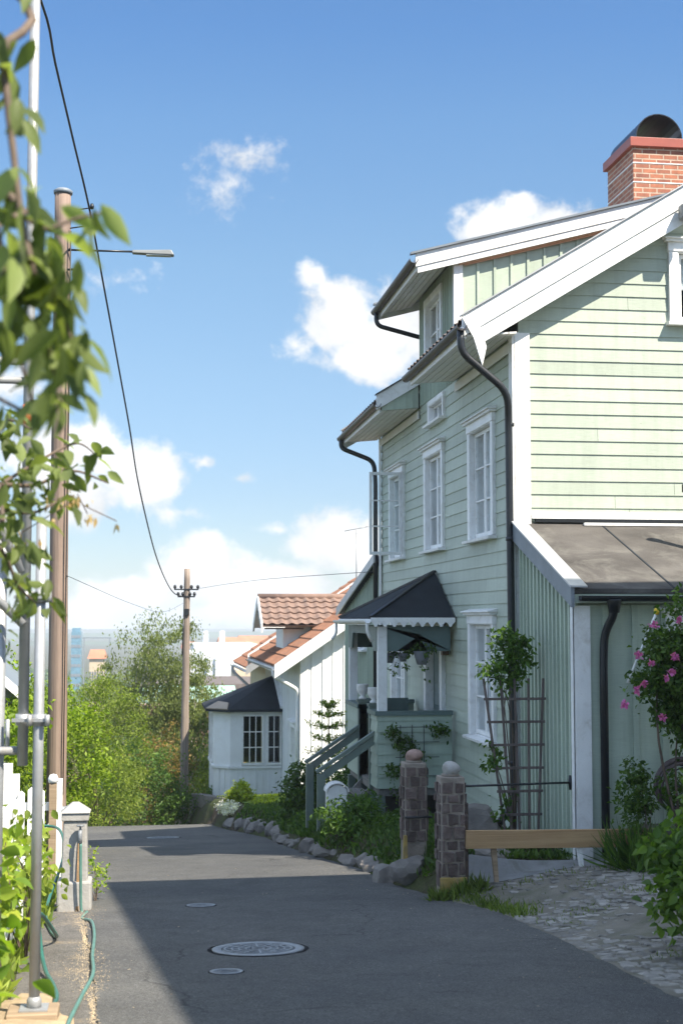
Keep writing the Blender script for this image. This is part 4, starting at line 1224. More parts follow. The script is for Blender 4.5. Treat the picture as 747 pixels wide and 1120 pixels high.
for sgn in (-1, 1):
    b_.prism([(xe0-.04, dyc+sgn*(dhw+.04), dez+.05), (xe0-.04, dyc, drz+.07), (xe0-.04, dyc, drz-.16), (xe0-.04, dyc+sgn*(dhw+.04), dez-.17)], (.04, 0, 0))
    b_.prism([(xe0+.0, dyc+sgn*dhw, dez-.05), (xe0, dyc+sgn*.5, dez+.32), (xe0, dyc+sgn*.5, dez+.29), (xe0, dyc+sgn*dhw, dez-.08)], (.55, 0, 0))
b_.build('dormer_barge_board', M['white'], WD)
g_ = MB(); half_gutter(g_, (xe0+.04, dyc-dhw-.03, dez-.05), (xe0+1.0, dyc-dhw-.03, dez-.05), .04); g_.build('dormer_gutter', M['black_metal'], WD)
# bay on the street side
BZ0, BZ1 = -4.62, -2.36
plan = [(WX, 37.2), (2.24, 37.2), (1.84, 37.6), (1.84, 40.0), (2.24, 40.4), (WX, 40.4)]
bw = MB(); B0 = V((2.24, 37.2, 0))
nearF = Fr((2.24, 37.2, 0), (1, 0, 0), (0, -1, 0))
bops = [(.34, .82, -3.72, -2.52), (.99, 1.28, -3.72, -2.52)]
def lowhigh(F, s0, s1, opn):
    board_batten(bw, F, s0, s1, lambda s: BZ0, lambda s: -3.80, pitch=.17, batten=.035, bt=.02)
    board_batten(bw, F, s0, s1, lambda s: -3.799, lambda s: BZ1, opn, pitch=.7, batten=.01, bt=.004)
    bw.fbox(F, s0, s1, .001, .05, -3.86, -3.80)
    bw.fbox(F, s0, s1, .001, .04, BZ1-.1, BZ1)
lowhigh(nearF, 0, WX-2.24-.03, bops)
d45 = V((-.4, .4, 0)); lowhigh(Fr((2.24, 37.2, 0), d45, (-1, -1, 0)), 0, d45.length, [])
lowhigh(Fr((1.84, 37.6, 0), (0, 1, 0), (-1, 0, 0)), 0, 2.4, [(.5, 1.0, -3.72, -2.52), (1.4, 1.9, -3.72, -2.52)])
lowhigh(Fr((1.84, 40.0, 0), (.4, .4, 0), (-1, 1, 0)), 0, d45.length, [])
BAY = bw.build('bay', M['white_wall'], Wh)
def small_window(F, s0, s1, z0, z1, cols, rows):
    f = MB()
    f.fbox(F, s0-.05, s0+.0, .0, .05, z0-.05, z1+.05); f.fbox(F, s1, s1+.05, 0, .05, z0-.05, z1+.05)
    f.fbox(F, s0, s1, .001, .048, z0-.05, z0); f.fbox(F, s0, s1, .001, .048, z1, z1+.05)
    for i in range(1, cols): x = s0+(s1-s0)*i/cols; f.fbox(F, x-.012, x+.012, .0, .03, z0, z1)
    for i in range(1, rows): h = z0+(z1-z0)*i/rows; f.fbox(F, s0, s1, .001, .028, h-.012, h+.012)
    w_ = f.build('window', M['white'], Wh)
    MB().add([F(s0, .008, z0), F(s1, .008, z0), F(s1, .008, z1), F(s0, .008, z1)], [(0, 1, 2, 3)]).build('glass', M['glass'], w_, recalc=False)
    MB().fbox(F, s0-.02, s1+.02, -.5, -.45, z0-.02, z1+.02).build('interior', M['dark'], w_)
    return w_
small_window(nearF, *bops[0], 3, 3); small_window(nearF, *bops[1], 2, 3)
Fst = Fr((1.84, 37.6, 0), (0, 1, 0), (-1, 0, 0)); small_window(Fst, .5, 1.0, -3.72, -2.52, 3, 3); small_window(Fst, 1.4, 1.9, -3.72, -2.52, 3, 3)
br_ = MB(); ov = [(WX, 36.98), (2.15, 36.98), (1.62, 37.5), (1.62, 40.1), (2.15, 40.62), (WX, 40.62)]
apx = [(3.5, 38.5, -1.50)]
n_ = len(ov)
vs = [(x, y, -2.33) for x, y in ov]+[(x, y, -2.40) for x, y in ov]+apx
br_.add(vs, [(i, (i+1), 2*n_) for i in range(n_-1)]+[(i+n_, i+1+n_, i+1, i) for i in range(n_-1)]+[tuple(range(2*n_-1, n_-1, -1)), (n_-1, 0, 2*n_), (0, n_-1, 2*n_-1, n_)])
br_.build('bay_roof', M['felt_dark'], Wh)
bh = MB(); bh.bar((WX-.03, 36.98, -2.30), (3.5, 38.5, -1.46), .10, .05); bh.build('roof_flashing', M['white'], Wh)
MB().add([(2.15, 36.975, -2.335), (1.62, 37.5, -2.335), (1.95, 37.62, -2.16), (2.2, 37.3, -2.19)], [(0, 1, 2, 3)]).build('roof_patch', mat('bare plywood', (.36, .29, .22), .8, .15), Wh, solid=.05)
# --- farther tiled house behind it
F2 = empty('tiled_house', (3.5, 41.5, -6), 'cream wooden house with worn orange tiles directly behind the white house', 'house')
def r2(x): return -1.42+.68*(x-2.95)
t_ = MB(); tiles(t_, (2.95, 41.3, -1.42), (0, 1, 0), (1, 0, .68), 6.2, 5.0, tw=.24, tl=.36, amp=.035, step=.03); t_.build('roof', M['tile_red'], F2)
t_ = MB(); t_.box(3.5, 9, 41.4, 47.3, -7.5, -1.4); t_.build('wall', mat('cream boards', (.62, .55, .36), .6, .08, 2), F2)
t_ = MB(); t_.prism([(2.92, 41.28, -1.38), (7, 41.28, r2(7)+.06), (7, 41.28, r2(7)-.16), (2.92, 41.28, -1.62)], (0, -.04, 0)); t_.build('barge_board', M['zinc'], F2)
t_ = MB(); half_gutter(t_, (2.89, 41.2, -1.47), (2.89, 47.6, -1.49), .06); t_.tube(fillet([(2.89, 46.9, -1.52), (2.89, 46.9, -1.7), (3.42, 46.6, -2.2), (3.42, 46.6, -6)], .1), .045, 8); t_.build('gutter', M['zinc'], F2)
t_ = MB(); t_.fbox(Fr((3.5, 41.5, 0), (0, 1, 0), (-1, 0, 0)), 3, 4, .01, .05, -4.2, -2.8); t_.build('window', M['glass'], F2)

# --- shed roof behind the scaffold on the left
S = empty('garden_shed', (-2.6, 20, -3.1), 'dark roofed shed with white verge behind the scaffold poles', 'shed')
t_ = MB(); t_.prism([(-1.72, 19.7, -.93), (-3.4, 19.7, .55), (-5.1, 19.7, -.93)], (0, 3.6, 0)); t_.build('roof', M['slate_paint'], S)
t_ = MB(); t_.prism([(-1.66, 19.66, -.92), (-3.4, 19.66, .62), (-3.4, 19.66, .45), (-1.66, 19.66, -1.06)], (0, -.04, 0)); t_.prism([(-5.14, 19.66, -.92), (-3.4, 19.66, .62), (-3.4, 19.66, .45), (-5.14, 19.66, -1.06)], (0, -.04, 0)); t_.build('barge_board', M['white'], S)
t_ = MB(); t_.box(-4.9, -1.95, 19.9, 23, -3.2, -.94); t_.build('wall', mat('grey boards', (.16, .17, .18), .7, .15), S)

# --- house to the right, outside the picture: its shadow lies over the street and the forecourt
N = empty('tall_house', (9, 4, -2.2), 'tall pale house beyond the right edge whose shadow covers the near street', 'house')
pl = [(5.02, .9), (4.62, 9.4), (9.6, 9.7), (10.0, 1.1)]
nz = 7.15
t_ = MB(); t_.prism([(x, y, -3) for x, y in pl], (0, 0, nz+2.9)); t_.build('wall', mat('pale boards', (.78, .77, .73), .7, .06, 2), N)
cx_ = sum(p[0] for p in pl)/4; cy_ = sum(p[1] for p in pl)/4
t_ = MB(); t_.add([(x+(x-cx_)*.015, y+(y-cy_)*.015, nz-.1) for x, y in pl]+[(cx_, cy_-2, nz+.9), (cx_, cy_+2, nz+.9)], [(0, 1, 5, 4), (1, 2, 5), (2, 3, 4, 5), (3, 0, 4), (3, 2, 1, 0)]); t_.build('roof', M['tile_grey'], N)
for i in range(4):
    for k in range(3):
        y = 1.6+i*2.1; x = 5.02+(4.62-5.02)*(y-.9)/8.5
        F_ = Fr((x, y, 0), (4.62-5.02, 8.5, 0), (-8.5, -.4, 0))
        f = MB(); z = -1.2+k*2.8
        f.fbox(F_, -.6, .6, .005, .05, z, z+.1); f.fbox(F_, -.6, .6, .005, .05, z+1.4, z+1.5); f.fbox(F_, -.6, -.5, .005, .048, z+.1, z+1.4); f.fbox(F_, .5, .6, .005, .048, z+.1, z+1.4); f.fbox(F_, -.04, .04, .005, .047, z+.1, z+1.4)
        w_ = f.build('window', M['white'], N)
        MB().add([F_(-.5, .012, z+.1), F_(.5, .012, z+.1), F_(.5, .012, z+1.4), F_(-.5, .012, z+1.4)], [(0, 1, 2, 3)]).build('glass', M['black_metal'], w_, recalc=False)
# ------------------------------------------------------------------ poles, lamp, cables
def pole(base, top, r0, r1, m, label, extra=None):
    e = empty('utility_pole', base, label, 'utility pole', 'wooden utility poles')
    rr = random.Random(int(base[1]*10)); n = 24
    b, t = V(base), V(top)
    pts = [b.lerp(t, i/n)+V((rr.uniform(-1, 1), rr.uniform(-1, 1), 0))*.004 for i in range(n+1)]
    MB().tube(pts, [r0+(r1-r0)*i/n for i in range(n+1)], 18).build('shaft', m, e)
    return e
p1 = pole((-1.07, 18.5, -3.2), (-1.10, 18.5, 5.55), .127, .104, M['pole'], 'thick brown wooden utility pole rising behind the white picket fence')
MB().lathe([(.12, -.04), (.125, .0), (.08, .03), (.01, .04)], (-1.10, 18.5, 5.56), 18).build('pole_cap', M['slate_paint'], p1)
k = MB()
for z in (5.28, 5.05):
    k.tube([(-1.0, 18.42, z), (-.72, 18.3, z+.02)], .009, 6); k.lathe([(.02, -.03), (.03, 0), (.02, .04)], (-.72, 18.3, z+.03), 8)
k.tube([(-1.02, 18.4, 4.5), (-.9, 18.37, 4.5)], .015, 6)
k.build('insulator_bracket', M['black_metal'], p1)
k = MB(); k.box(-1.12, -.93, 18.35, 18.37, -2.42, -2.34); k.tube([(-.98, 18.34, -2.38), (-1.2, 18.2, -2.62), (-1.5, 18.0, -2.8)], .025, 8); k.lathe([(.03, -.03), (.035, .0), (.03, .03)], (-.98, 18.33, -2.38), 8); k.build('cable_clamp', M['galv'], p1)
k = MB(); k.tube([(-.985, 18.365, z) for z in (-2.2, 0, 2, 4, 5)], .008, 6); k.build('earth_wire', M['wire'], p1)
# lamp on the pole
e = empty('street_lamp', (-1.0, 18.4, 4.75), 'slim grey street lamp on a thin arm from the near pole', 'street lamp')
MB().tube([(-1.02, 18.4, 4.76), (-.17, 18.3, 4.74)], .014, 8).build('lamp_arm', M['black_metal'], e)
h = MB(); h.hexa([(-.20, 18.24, 4.715), (.34, 18.23, 4.70), (.34, 18.37, 4.70), (-.20, 18.36, 4.715), (-.20, 18.26, 4.755), (.30, 18.25, 4.775), (.30, 18.35, 4.775), (-.20, 18.34, 4.755)]); h.build('lamp_head', M['lamp'], e, bevel=.012)
h = MB(); h.box(-.02, .30, 18.25, 18.35, 4.693, 4.706); h.build('lamp_lens', mat('lens', (.45, .47, .45), .2, .05), e)
p2 = pole((1.13, 40, -6.2), (1.18, 40, 1.40), .13, .085, M['polegrey'], 'distant thin wooden pole with cross arms at the end of the road')
k = MB()
for z, w in ((.82, .34), (.62, .24)):
    k.box(1.16-w, 1.16+w, 39.9, 39.94, z-.02, z+.02)
    for s in (-1, -.45, .45, 1):
        k.lathe([(.02, 0), (.045, .03), (.045, .07), (.02, .11)], (1.16+s*w*.93, 39.92, z+.02), 8)
k.box(1.08, 1.24, 39.86, 39.94, .1, .28); k.build('cross_arm', M['black_metal'], p2)
k = MB(); k.tube([(1.09, 39.88, .1), (1.06, 39.88, -1)], .02, 6); k.build('cable_riser', M['black_metal'], p2)
C = [(-3.2, 0, 6.1), (-1.35, 10.3, 5.76), (-1.0, 13, 5.69), (-.96, 14.5, 5.69), (-.88, 16.4, 5.58), (-.75, 18.2, 5.26), (-.61, 19.77, 4.66), (-.43, 21.9, 3.88), (-.27, 23.7, 3.16), (-.15, 25.09, 2.51), (.02, 27.01, 1.89), (.21, 29.23, 1.34), (.44, 31.81, .91), (.7, 34.86, .64), (1.05, 39.9, .62)]
tag(MB().tube(smooth_path(C, 5), .013, 6).build('overhead_cable', M['rubber']), 'black overhead cable sagging from the top of the picture to the distant pole', 'cable', 'overhead cables')
C = [(-.98, 18.4, .55), (-.2, 24, .25), (.4, 30, .15), (1.1, 39.9, .45)]
tag(MB().tube(smooth_path(C, 8), .004, 5).build('overhead_cable', M['wire']), 'thin faint cable strung low between the two wooden poles', 'cable', 'overhead cables')
C = [(1.2, 39.9, .80), (2.6, 33, .9), (4.1, 25.2, .85)]
tag(MB().tube(smooth_path(C, 8), .006, 5).build('overhead_cable', M['wire']), 'very thin cable from the distant pole across to the green house', 'cable', 'overhead cables')
C = [(-.95, 18.4, -.9), (-.2, 26, -.45), (.6, 37, .05), (1.1, 39.9, .2)]

# ------------------------------------------------------------------ picket fence on the left
def fx_(y): return -.93-.0*(y)
FN_ = empty('picket_fence', (-.95, 12, -2.5), 'white wooden picket fence along the left edge of the street', 'fence')
pk = MB(); rr = random.Random(3); y = 7.6
while y < 11.6:
    g = zr(y)+.07; hgt = .98+rr.uniform(-.015, .015); x = -.93+rr.uniform(-.006, .006)
    h_ = .036
    pk.prism([(x, y-h_, g), (x, y+h_, g), (x, y+h_, g+hgt-.04), (x, y, g+hgt), (x, y-h_, g+hgt-.04)], (.022, 0, 0))
    y += .112
pk.build('picket_panel', M['white'], FN_)
for dz in (.28, .78):
    MB().bar((-.965, 7.6, zr(7.6)+dz), (-.965, 11.6, zr(11.6)+dz), .035, .075).build('rail', M['white'], FN_)
for y, hh in ((7.7, 1.2), (11.2, 1.32)):
    z = zr(y)
    po = MB().box(-1.06, -.98, y-.045, y+.045, z-.1, z+hh).build('post', M['white'], FN_, bevel=.006)
e_ = MB(); z = zr(14.7); e_.box(-.92, -.85, 14.66, 14.73, z, z+1.05); e_.build('gate_post', M['wood_block'], FN_)
e_ = MB(); e_.lathe([(.02, 0), (.05, .015), (.052, .05), (.035, .085), (.003, .095)], (-.885, 14.695, zr(14.7)+1.05), 14); e_.build('post_ball', M['white'], FN_)
e_ = MB()
for i in range(9):
    x = -1.0-i*.098; hh = 1.0+.02*math.sin(i*2.1)
    e_.prism([(x-.034, 14.69, z+.05), (x+.034, 14.69, z+.05), (x+.034, 14.69, z+hh-.03), (x, 14.69, z+hh), (x-.034, 14.69, z+hh-.03)], (0, .02, 0))
for dz in (.25, .78): e_.box(-1.85, -.925, 14.711, 14.745, z+dz, z+dz+.08)
e_.box(-.86, -.80, 14.85, 14.88, z, z+1.08); e_.box(-1.30, -1.22, 14.72, 14.8, z, z+1.14)
e_.build('gate', M['white'], FN_)

# ------------------------------------------------------------------ concrete stand post with a tap
px, py = -.585, 13.05; z = zr(py)
e = empty('standpipe_post', (px, py, z), 'old concrete post with pyramid cap, brass tap and rust stain', 'post')
b = MB(); b.hexa([(px-.125, py-.12, z-.1), (px+.125, py-.12, z-.1), (px+.125, py+.12, z-.1), (px-.125, py+.12, z-.1), (px-.10, py-.10, z+.78), (px+.10, py-.10, z+.78), (px+.10, py+.10, z+.78), (px-.10, py+.10, z+.78)])
b.build('shaft', M['concrete'], e, bevel=.012)
b = MB(); b.box(px-.15, px+.15, py-.15, py+.15, z-.05, z+.26); b.build('foot', M['concrete'], e, bevel=.02)
b = MB(); b.box(px-.118, px+.118, py-.118, py+.118, z+.781, z+.85); b.hexa([(px-.135, py-.135, z+.851), (px+.135, py-.135, z+.851), (px+.135, py+.135, z+.851), (px-.135, py+.135, z+.851), (px-.03, py-.03, z+.935), (px+.03, py-.03, z+.935), (px+.03, py+.03, z+.935), (px-.03, py+.03, z+.935)]); b.build('cap', M['concrete'], e, bevel=.008)
b = MB(); rr = random.Random(4)
b.hexa([(px+.015, py-.153, z+.0), (px+.045, py-.153, z+.0), (px+.04, py-.151, z+.0), (px+.02, py-.151, z+.0), (px+.03, py-.113, z+.66), (px+.06, py-.113, z+.66), (px+.055, py-.105, z+.66), (px+.035, py-.105, z+.66)])
b.build('rust_stain', M['ironrust'], e)
b = MB(); b.tube(fillet([(px+.05, py-.09, z+.70), (px+.05, py-.19, z+.70), (px+.05, py-.20, z+.6)], .03), .018, 8); b.lathe([(.035, 0), (.035, .012)], (px+.05, py-.17, z+.745), 10); b.tube([(px+.05, py-.17, z+.7), (px+.05, py-.17, z+.75)], .01, 6); b.build('tap', M['iron'], e)
tag(MB().tube(smooth_path([(px+.055, py-.20, z+.61), (px+.06, py-.21, z+.3), (px+.07, py-.20, z+.02), (px+.12, py-.28, z+.025), (px+.09, py-.6, z+.035), (-.40, 12.0, zr(12)+.02), (-.35, 11.2, zr(11.2)+.02), (-.33, 10.2, zr(10.2)+.02), (-.30, 9.4, zr(9.4)+.02), (-.34, 8.6, zr(8.6)+.02), (-.38, 7.6, zr(7.6)+.02), (-.36, 6.2, zr(6.2)+.02), (-.5, 4.5, zr(4.5)+.02)], 8), .0125, 8).build('garden_hose', M['hose2']), 'grey green hose from the post tap trailing down the verge', 'hose', 'garden hoses')
pts = [(-1.02, 14.6, z+.52), (-.80, 14.4, z+.50), (-.72, 13.6, z+.36), (-.80, 12.6, z+.1), (-.70, 11.6, z+.0+.12), (-.62, 11.0, zr(11)+.05), (-.70, 10.3, zr(10.3)+.3), (-.66, 9.9, zr(9.9)+.12), (-.60, 9.5, zr(9.5)+.03), (-.52, 9.0, zr(9)+.02), (-.48, 8.5, zr(8.5)+.02), (-.53, 7.6, zr(7.6)+.02), (-.58, 6.0, zr(6)+.02)]
tag(MB().tube(smooth_path(pts, 8), .014, 8).build('garden_hose', M['hose']), 'dark green hose looped over the picket fence beside the scaffold foot', 'hose', 'garden hoses')

# ------------------------------------------------------------------ scaffold
sx, sy = -.565, 8.0; z = zr(sy)
S_ = empty('scaffold', (sx, sy, z), 'galvanised scaffold of upright tubes with an orange band', 'scaffold')
bz = z+.09
MB().tube([(sx, sy, bz), (sx-.0, sy, .55)], .029, 14).build('upright', M['galv'], S_)
t2 = MB().tube([(sx-.085, sy+.03, -.80), (sx-.085, sy+.03, 4.6)], .029, 14).build('upright', M['galv'], S_)
MB().tube([(sx-.085, sy+.03, 1.08), (sx-.085, sy+.03, 1.19)], .0315, 14).build('orange_band', M['orange'], S_)
MB().tube([(-.785, sy+.1, z), (-.785, sy+.1, .62)], .029, 12).build('upright', M['galv'], S_)
MB().tube([(-1.9, sy+.03, z), (-1.9, sy+.03, 3)], .029, 12).build('upright', M['galv'], S_)
MB().tube([(sx-.085, sy+.05, -.72), (-1.9, sy+.05, -.72)], .024, 12).build('ledger', M['galv'], S_)
MB().tube([(sx-.085, sy+.05, 1.44), (-1.9, sy+.05, 1.44)], .024, 12).build('ledger', M['galv'], S_)
MB().tube([(sx-.085, sy+.05, 1.33), (-1.9, sy+.05, 1.33)], .020, 12).build('ledger', M['galv'], S_)
MB().tube([(sx-.10, sy+.02, .26), (-1.2, sy+.02, 1.25)], .024, 12).build('brace', M['galv'], S_)
MB().tube([(sx-.09, sy-.02, -.03), (-1.2, sy-.02, .5)], .024, 12).build('brace', M['galv'], S_)
MB().tube([(sx-.17, sy+.05, -.72), (sx-.17, sy+.05, -.55)], .012, 8).build('pin', M['galv'], S_)
for zc in (-.55, .12):
    k = MB(); k.lathe([(.031, -.03), (.042, -.03), (.042, .03), (.031, .03)], (sx, sy, zc), 14); k.lathe([(.031, -.03), (.042, -.03), (.042, .03), (.031, .03)], (sx-.085, sy+.03, zc), 14)
    k.bar((sx-.14, sy-.03, zc), (sx+.06, sy-.045, zc), .02, .018); k.lathe([(.014, 0), (.014, .06)], (sx+.05, sy-.06, zc-.03), 8); k.lathe([(.014, 0), (.014, .06)], (sx-.045, sy-.06, zc-.03), 8)
    k.build('coupler', M['galv'], S_)
k = MB(); k.box(sx-.075, sx+.075, sy-.075, sy+.075, bz-.014, bz-.006); k.lathe([(.04, -.006), (.04, .03), (.03, .05)], (sx, sy, bz), 14); k.build('base_plate', M['galv'], S_)
tag(MB().box(sx-.14, sx+.13, sy-.12, sy+.12, z-.01, z+.075).build('wood_block', M['wood_block'], None, base=(sx, sy, z), bevel=.008), 'short timber block under the foot of the scaffold tube', 'wood block')

# ------------------------------------------------------------------ gate pillars of slag stone
def pillar(x, y, zb, zt, w, label, seed, rock=0):
    e = empty('gate_pillar', (x, y, zb), label, 'pillar', 'slag stone gate pillars')
    rr = random.Random(seed)
    h = w/2
    MB().box(x-h, x+h, y-h, y+h, zb-.1, zt).build('mortar_core', M['mortar'], e, bevel=.01)
    st = MB(); z = zb+rock+.02; row = 0
    while z < zt-.06:
        rh = min(rr.uniform(.085, .135), zt-z-.01)
        for F in (Fr((x-h, y-h, 0), (1, 0, 0), (0, -1, 0)), Fr((x-h, y+h, 0), (0, -1, 0), (-1, 0, 0)), Fr((x+h, y-h, 0), (0, 1, 0), (1, 0, 0))):
            cut = [0, w*rr.uniform(.4, .6), w] if row % 2 == 0 else [0, w*rr.uniform(.2, .3), w*rr.uniform(.7, .8), w]
            for a, b in zip(cut, cut[1:]):
                g = .011; t = rr.uniform(.004, .026)
                j = [rr.uniform(-.013, .013) for _ in range(8)]
                a2, b2, l2, h2 = a+g, b-g, z+.009, z+rh-.007
                st.hexa([F(a2, -.01, l2), F(b2, -.01, l2), F(b2+j[0], t, l2+j[1]), F(a2+j[2], t, l2+j[3]), F(a2, -.01, h2), F(b2, -.01, h2), F(b2+j[4], t, h2+j[5]), F(a2+j[6], t, h2+j[7])])
        z += rh; row += 1
    st.build('stonework', M['block'], e, bevel=.006)
    c = MB(); c.lathe([(h*.72, 0), (h*.74, .02)], (x, y, zt), 18); c.build('cap_bed', M['mortar'], e)
    c = MB(); c.blob((x, y, zt+.058), (h*.80, h*.78, .07), seed+5, .16, 3); c.build('cap_stone', M['pink_granite'] if rock else M['concrete'], e)
    return e
P2 = pillar(2.84, 13.15, -2.49, -1.46, .225, 'square slag stone pillar with round cap and yellow painted foot beside the plank', 11)
k = MB(); k.fbox(Fr((2.84-.125, 13.15-.125, 0), (1, 0, 0), (0, -1, 0)), .0, .25, -.02, .016, -2.50, -2.37); k.build('painted_foot', M['yellowp'], P2, bevel=.008)
P1_ = pillar(2.72, 14.35, -2.70, -1.45, .225, 'square slag stone pillar with pink granite cap set on a low rock', 12, rock=.45)
k = MB(); k.prism([(2.56, 14.12, -2.62), (2.62, 14.12, -2.62), (2.61, 14.12, -2.15), (2.58, 14.12, -2.15)], (0, .05, 0)); k.build('painted_stripe', M['yellowp'], P1_)
k = MB(); k.tube([(2.60, 14.19, -1.98), (2.88, 14.19, -1.98)], .012, 6); k.build('iron_band', M['black_metal'], P1_)
po = MB(); po.box(2.965, 3.02, 13.2, 13.27, -2.45, -1.72); tag(po.build('wooden_stake', M['bark']), 'dark wooden stake standing against the side of the yellow footed pillar', 'stake')
tag(MB().tube([(2.95, 13.3, -1.575), (4.13, 13.66, -1.60)], .011, 8).lathe([(.012, -.07), (.02, 0), (.012, .07)], (4.15, 13.67, -1.60), 8).build('iron_rod', M['black_metal']), 'thin black iron rod from the yellow footed pillar to the house', 'rod')
# timber barrier
e = empty('plank_barrier', (3.8, 13.1, -2.35), 'pale pine plank on short white legs in front of the annex', 'barrier')
MB().bar((2.95, 13.0, -2.025), (4.72, 13.0, -2.045), .045, .165).build('plank', M['plank'], e, bevel=.004)
for x, zz in ((3.21, gz(3.21, 13.0)), (4.02, gz(4.02, 13)), (4.46, gz(4.46, 13))):
    k = MB(); k.hexa([(x+.015, 12.99, zz+.0), (x+.05, 12.99, zz), (x+.05, 13.03, zz), (x+.015, 13.03, zz), (x-.03, 13.025, -1.98), (x+.03, 13.025, -1.98), (x+.03, 13.06, -1.98), (x-.03, 13.06, -1.98)])
    k.build('leg', M['wood_block'] if x < 3.5 else M['white'], e)
# trellis
e = empty('fan_trellis', (3.9, 14.5, -2.2), 'weathered wooden fan trellis leaning by the dark downpipe', 'trellis')
for a, b in ((3.50, 3.70), (3.68, 3.76), (3.83, 3.84), (3.98, 3.94), (4.14, 4.03)):
    MB().bar((b, 14.42, -2.28), (a, 14.55, -.62), .024, .016, (0, 1, 0)).build('slat', M['trellis'], e)
for i in range(6):
    z = -.83-i*.235; t = (z+2.28)/1.66
    xl_ = 3.70+(3.50-3.70)*t-.03; xr_ = 4.03+(4.14-4.03)*t+.03; yy = 14.42+.13*t-.014
    MB().bar((xl_, yy, z), (min(xr_, 4.16), yy, z), .018, .026).build('crossbar', M['trellis'], e)
# hose reel coil on the annex wall
e = empty('hose_reel', (5.14, 13.42, -1.6), 'coiled brown hose on a reel against the annex wall', 'hose reel')
k = MB()
for i, r in enumerate((.27, .25, .235, .26, .245, .225)):
    rr = random.Random(i); c = V((5.16+rr.uniform(-.015, .015), 13.37-.022*i, -1.62+rr.uniform(-.015, .015)))
    k.tube([c+V((math.cos(t*math.pi/16)*r, rr.uniform(-.006, .006), math.sin(t*math.pi/16)*r)) for t in range(33)], .012, 6)
k.build('coil', M['hose_brown'], e)
k = MB(); 
for r, y in ((.2, 13.44), (.2, 13.22)): k.tube([V((5.16+math.cos(t*math.pi/12)*r, y, -1.62+math.sin(t*math.pi/12)*r)) for t in range(25)], .008, 6)
for t in range(4): k.tube([(5.16-math.cos(t*math.pi/4)*.2, 13.22, -1.62-math.sin(t*math.pi/4)*.2), (5.16+math.cos(t*math.pi/4)*.2, 13.22, -1.62+math.sin(t*math.pi/4)*.2)], .006, 5)
k.tube([(5.16, 13.2, -1.62), (5.16, 13.5, -1.62)], .02, 8); k.build('reel', M['black_metal'], e)
tag(MB().box(4.7, 6.2, 12.98, 13.4, -2.42, -1.97).build('stone_ledge', M['stone'], bevel=.03), 'low grey stone ledge under the hose reel', 'ledge')
# yellow capped stake in the rose
e = empty('plant_stake', (4.75, 12.9, -2.0), 'slanting pale stake with yellow cap above the pink rose', 'stake')
MB().tube([(4.50, 12.95, -.6), (4.79, 12.95, .05)], .014, 8).build('shaft', M['white'], e)
MB().lathe([(.02, -.02), (.026, .0), (.026, .03), (.012, .045)], (4.795, 12.95, .06), 10).build('yellow_cap', mat('yellow plastic', (.7, .48, .03), .4, .05), e)
# things on and around the porch
def pot_profile(r, h): return [(r*.55, 0), (r*.85, h*.55), (r, h*.95), (r*1.02, h), (r*.9, h), (r*.86, h*.9)]
def hanging(x, y, z, r, label, seed, n):
    e = empty('hanging_pot', (x, y, z), label, 'hanging pot', 'pots hanging in the porch opening')
    MB().lathe(pot_profile(r, r*1.6), (x, y, z), 16).build('pot', M['pot'], e)
    k = MB()
    for d in (-1, 1): k.tube([(x+d*r*.95, y, z+r*1.6), (x, y, -.1)], .003, 5)
    k.build('hanger', M['wire'], e)
    c, _ = clump_pts((x, y, z+r*1.8), (r*1.7, r*1.2, r*.5), n, 9, .03, seed)
    c2, _ = clump_pts((x+r*.2, y-r, z+r*.2), (r*.5, r*.3, r*1.7), n//3, 7, .022, seed+1)
    leaves('foliage', np.vstack([c, c2]), .05, M['lf_rose'], e, seed, elong=1.7)
hanging(3.74, 19.1, -.62, .115, 'largest grey hanging pot of trailing plants beside the door', 21, 24)
hanging(3.50, 19.2, -.58, .07, 'small hanging pot between two others in the porch', 22, 14)
hanging(3.33, 19.3, -.60, .085, 'hanging pot of plants nearest the white porch post', 23, 14)
for (x, y, lab) in ((PX+.04, SY0-.05, 'white urn on the porch post nearest the large parapet'), (PX+.04, SY1+.06, 'white urn on the far post of the porch stair')):
    tag(MB().lathe([(.03, 0), (.06, .01), (.055, .03), (.03, .05), (.075, .10), (.09, .15), (.085, .2), (.095, .215), (.07, .22)], (x, y, PT+.131), 18).build('urn', M['pot_white'], None, base=(x, y, PT+.13)), lab, 'urn', 'white urns on the porch stair posts')
e = empty('mail_box', (2.75, 20.0, -3.2), 'white arched top box standing among plants below the stair', 'mail box')
k = MB(); n = 10; pr_ = [(2.43, -3.2), (2.70, -3.2), (2.70, -2.30)]+[(2.565+.135*math.cos(math.pi*i/n), -2.30+.10*math.sin(math.pi*i/n)) for i in range(1, n)]+[(2.43, -2.30)]
k.prism([(x, 18.95, z) for x, z in pr_], (0, .22, 0)); k.build('body', M['white'], e, bevel=.01)
k = MB(); pr_ = [(2.565+.155*math.cos(math.pi*i/n), -2.29+.12*math.sin(math.pi*i/n)) for i in range(n+1)]; pr_ += [(2.565+.14*math.cos(math.pi*i/n), -2.29+.105*math.sin(math.pi*i/n)) for i in range(n, -1, -1)]
k.prism([(x, 18.92, z) for x, z in pr_], (0, .28, 0)); k.build('lid', M['pot_white'], e)
e = empty('plant_table', (3.0, 19.0, -3.0), 'low grey wooden table at the foot of the porch', 'table')
k = MB(); k.box(2.84, 3.12, 18.72, 18.98, -2.75, -2.72); k.build('tabletop', M['deck'], e)
for x, y in ((2.86, 18.74), (3.09, 18.74), (2.86, 18.95), (3.09, 18.95)): MB().box(x-.015, x+.015, y-.015, y+.015, -3.1, -2.751).build('leg', M['deck'], e)
e = empty('flower_pot', (2.97, 18.85, -2.72), 'grey flower pot of dark plants on the low table', 'flower pot')
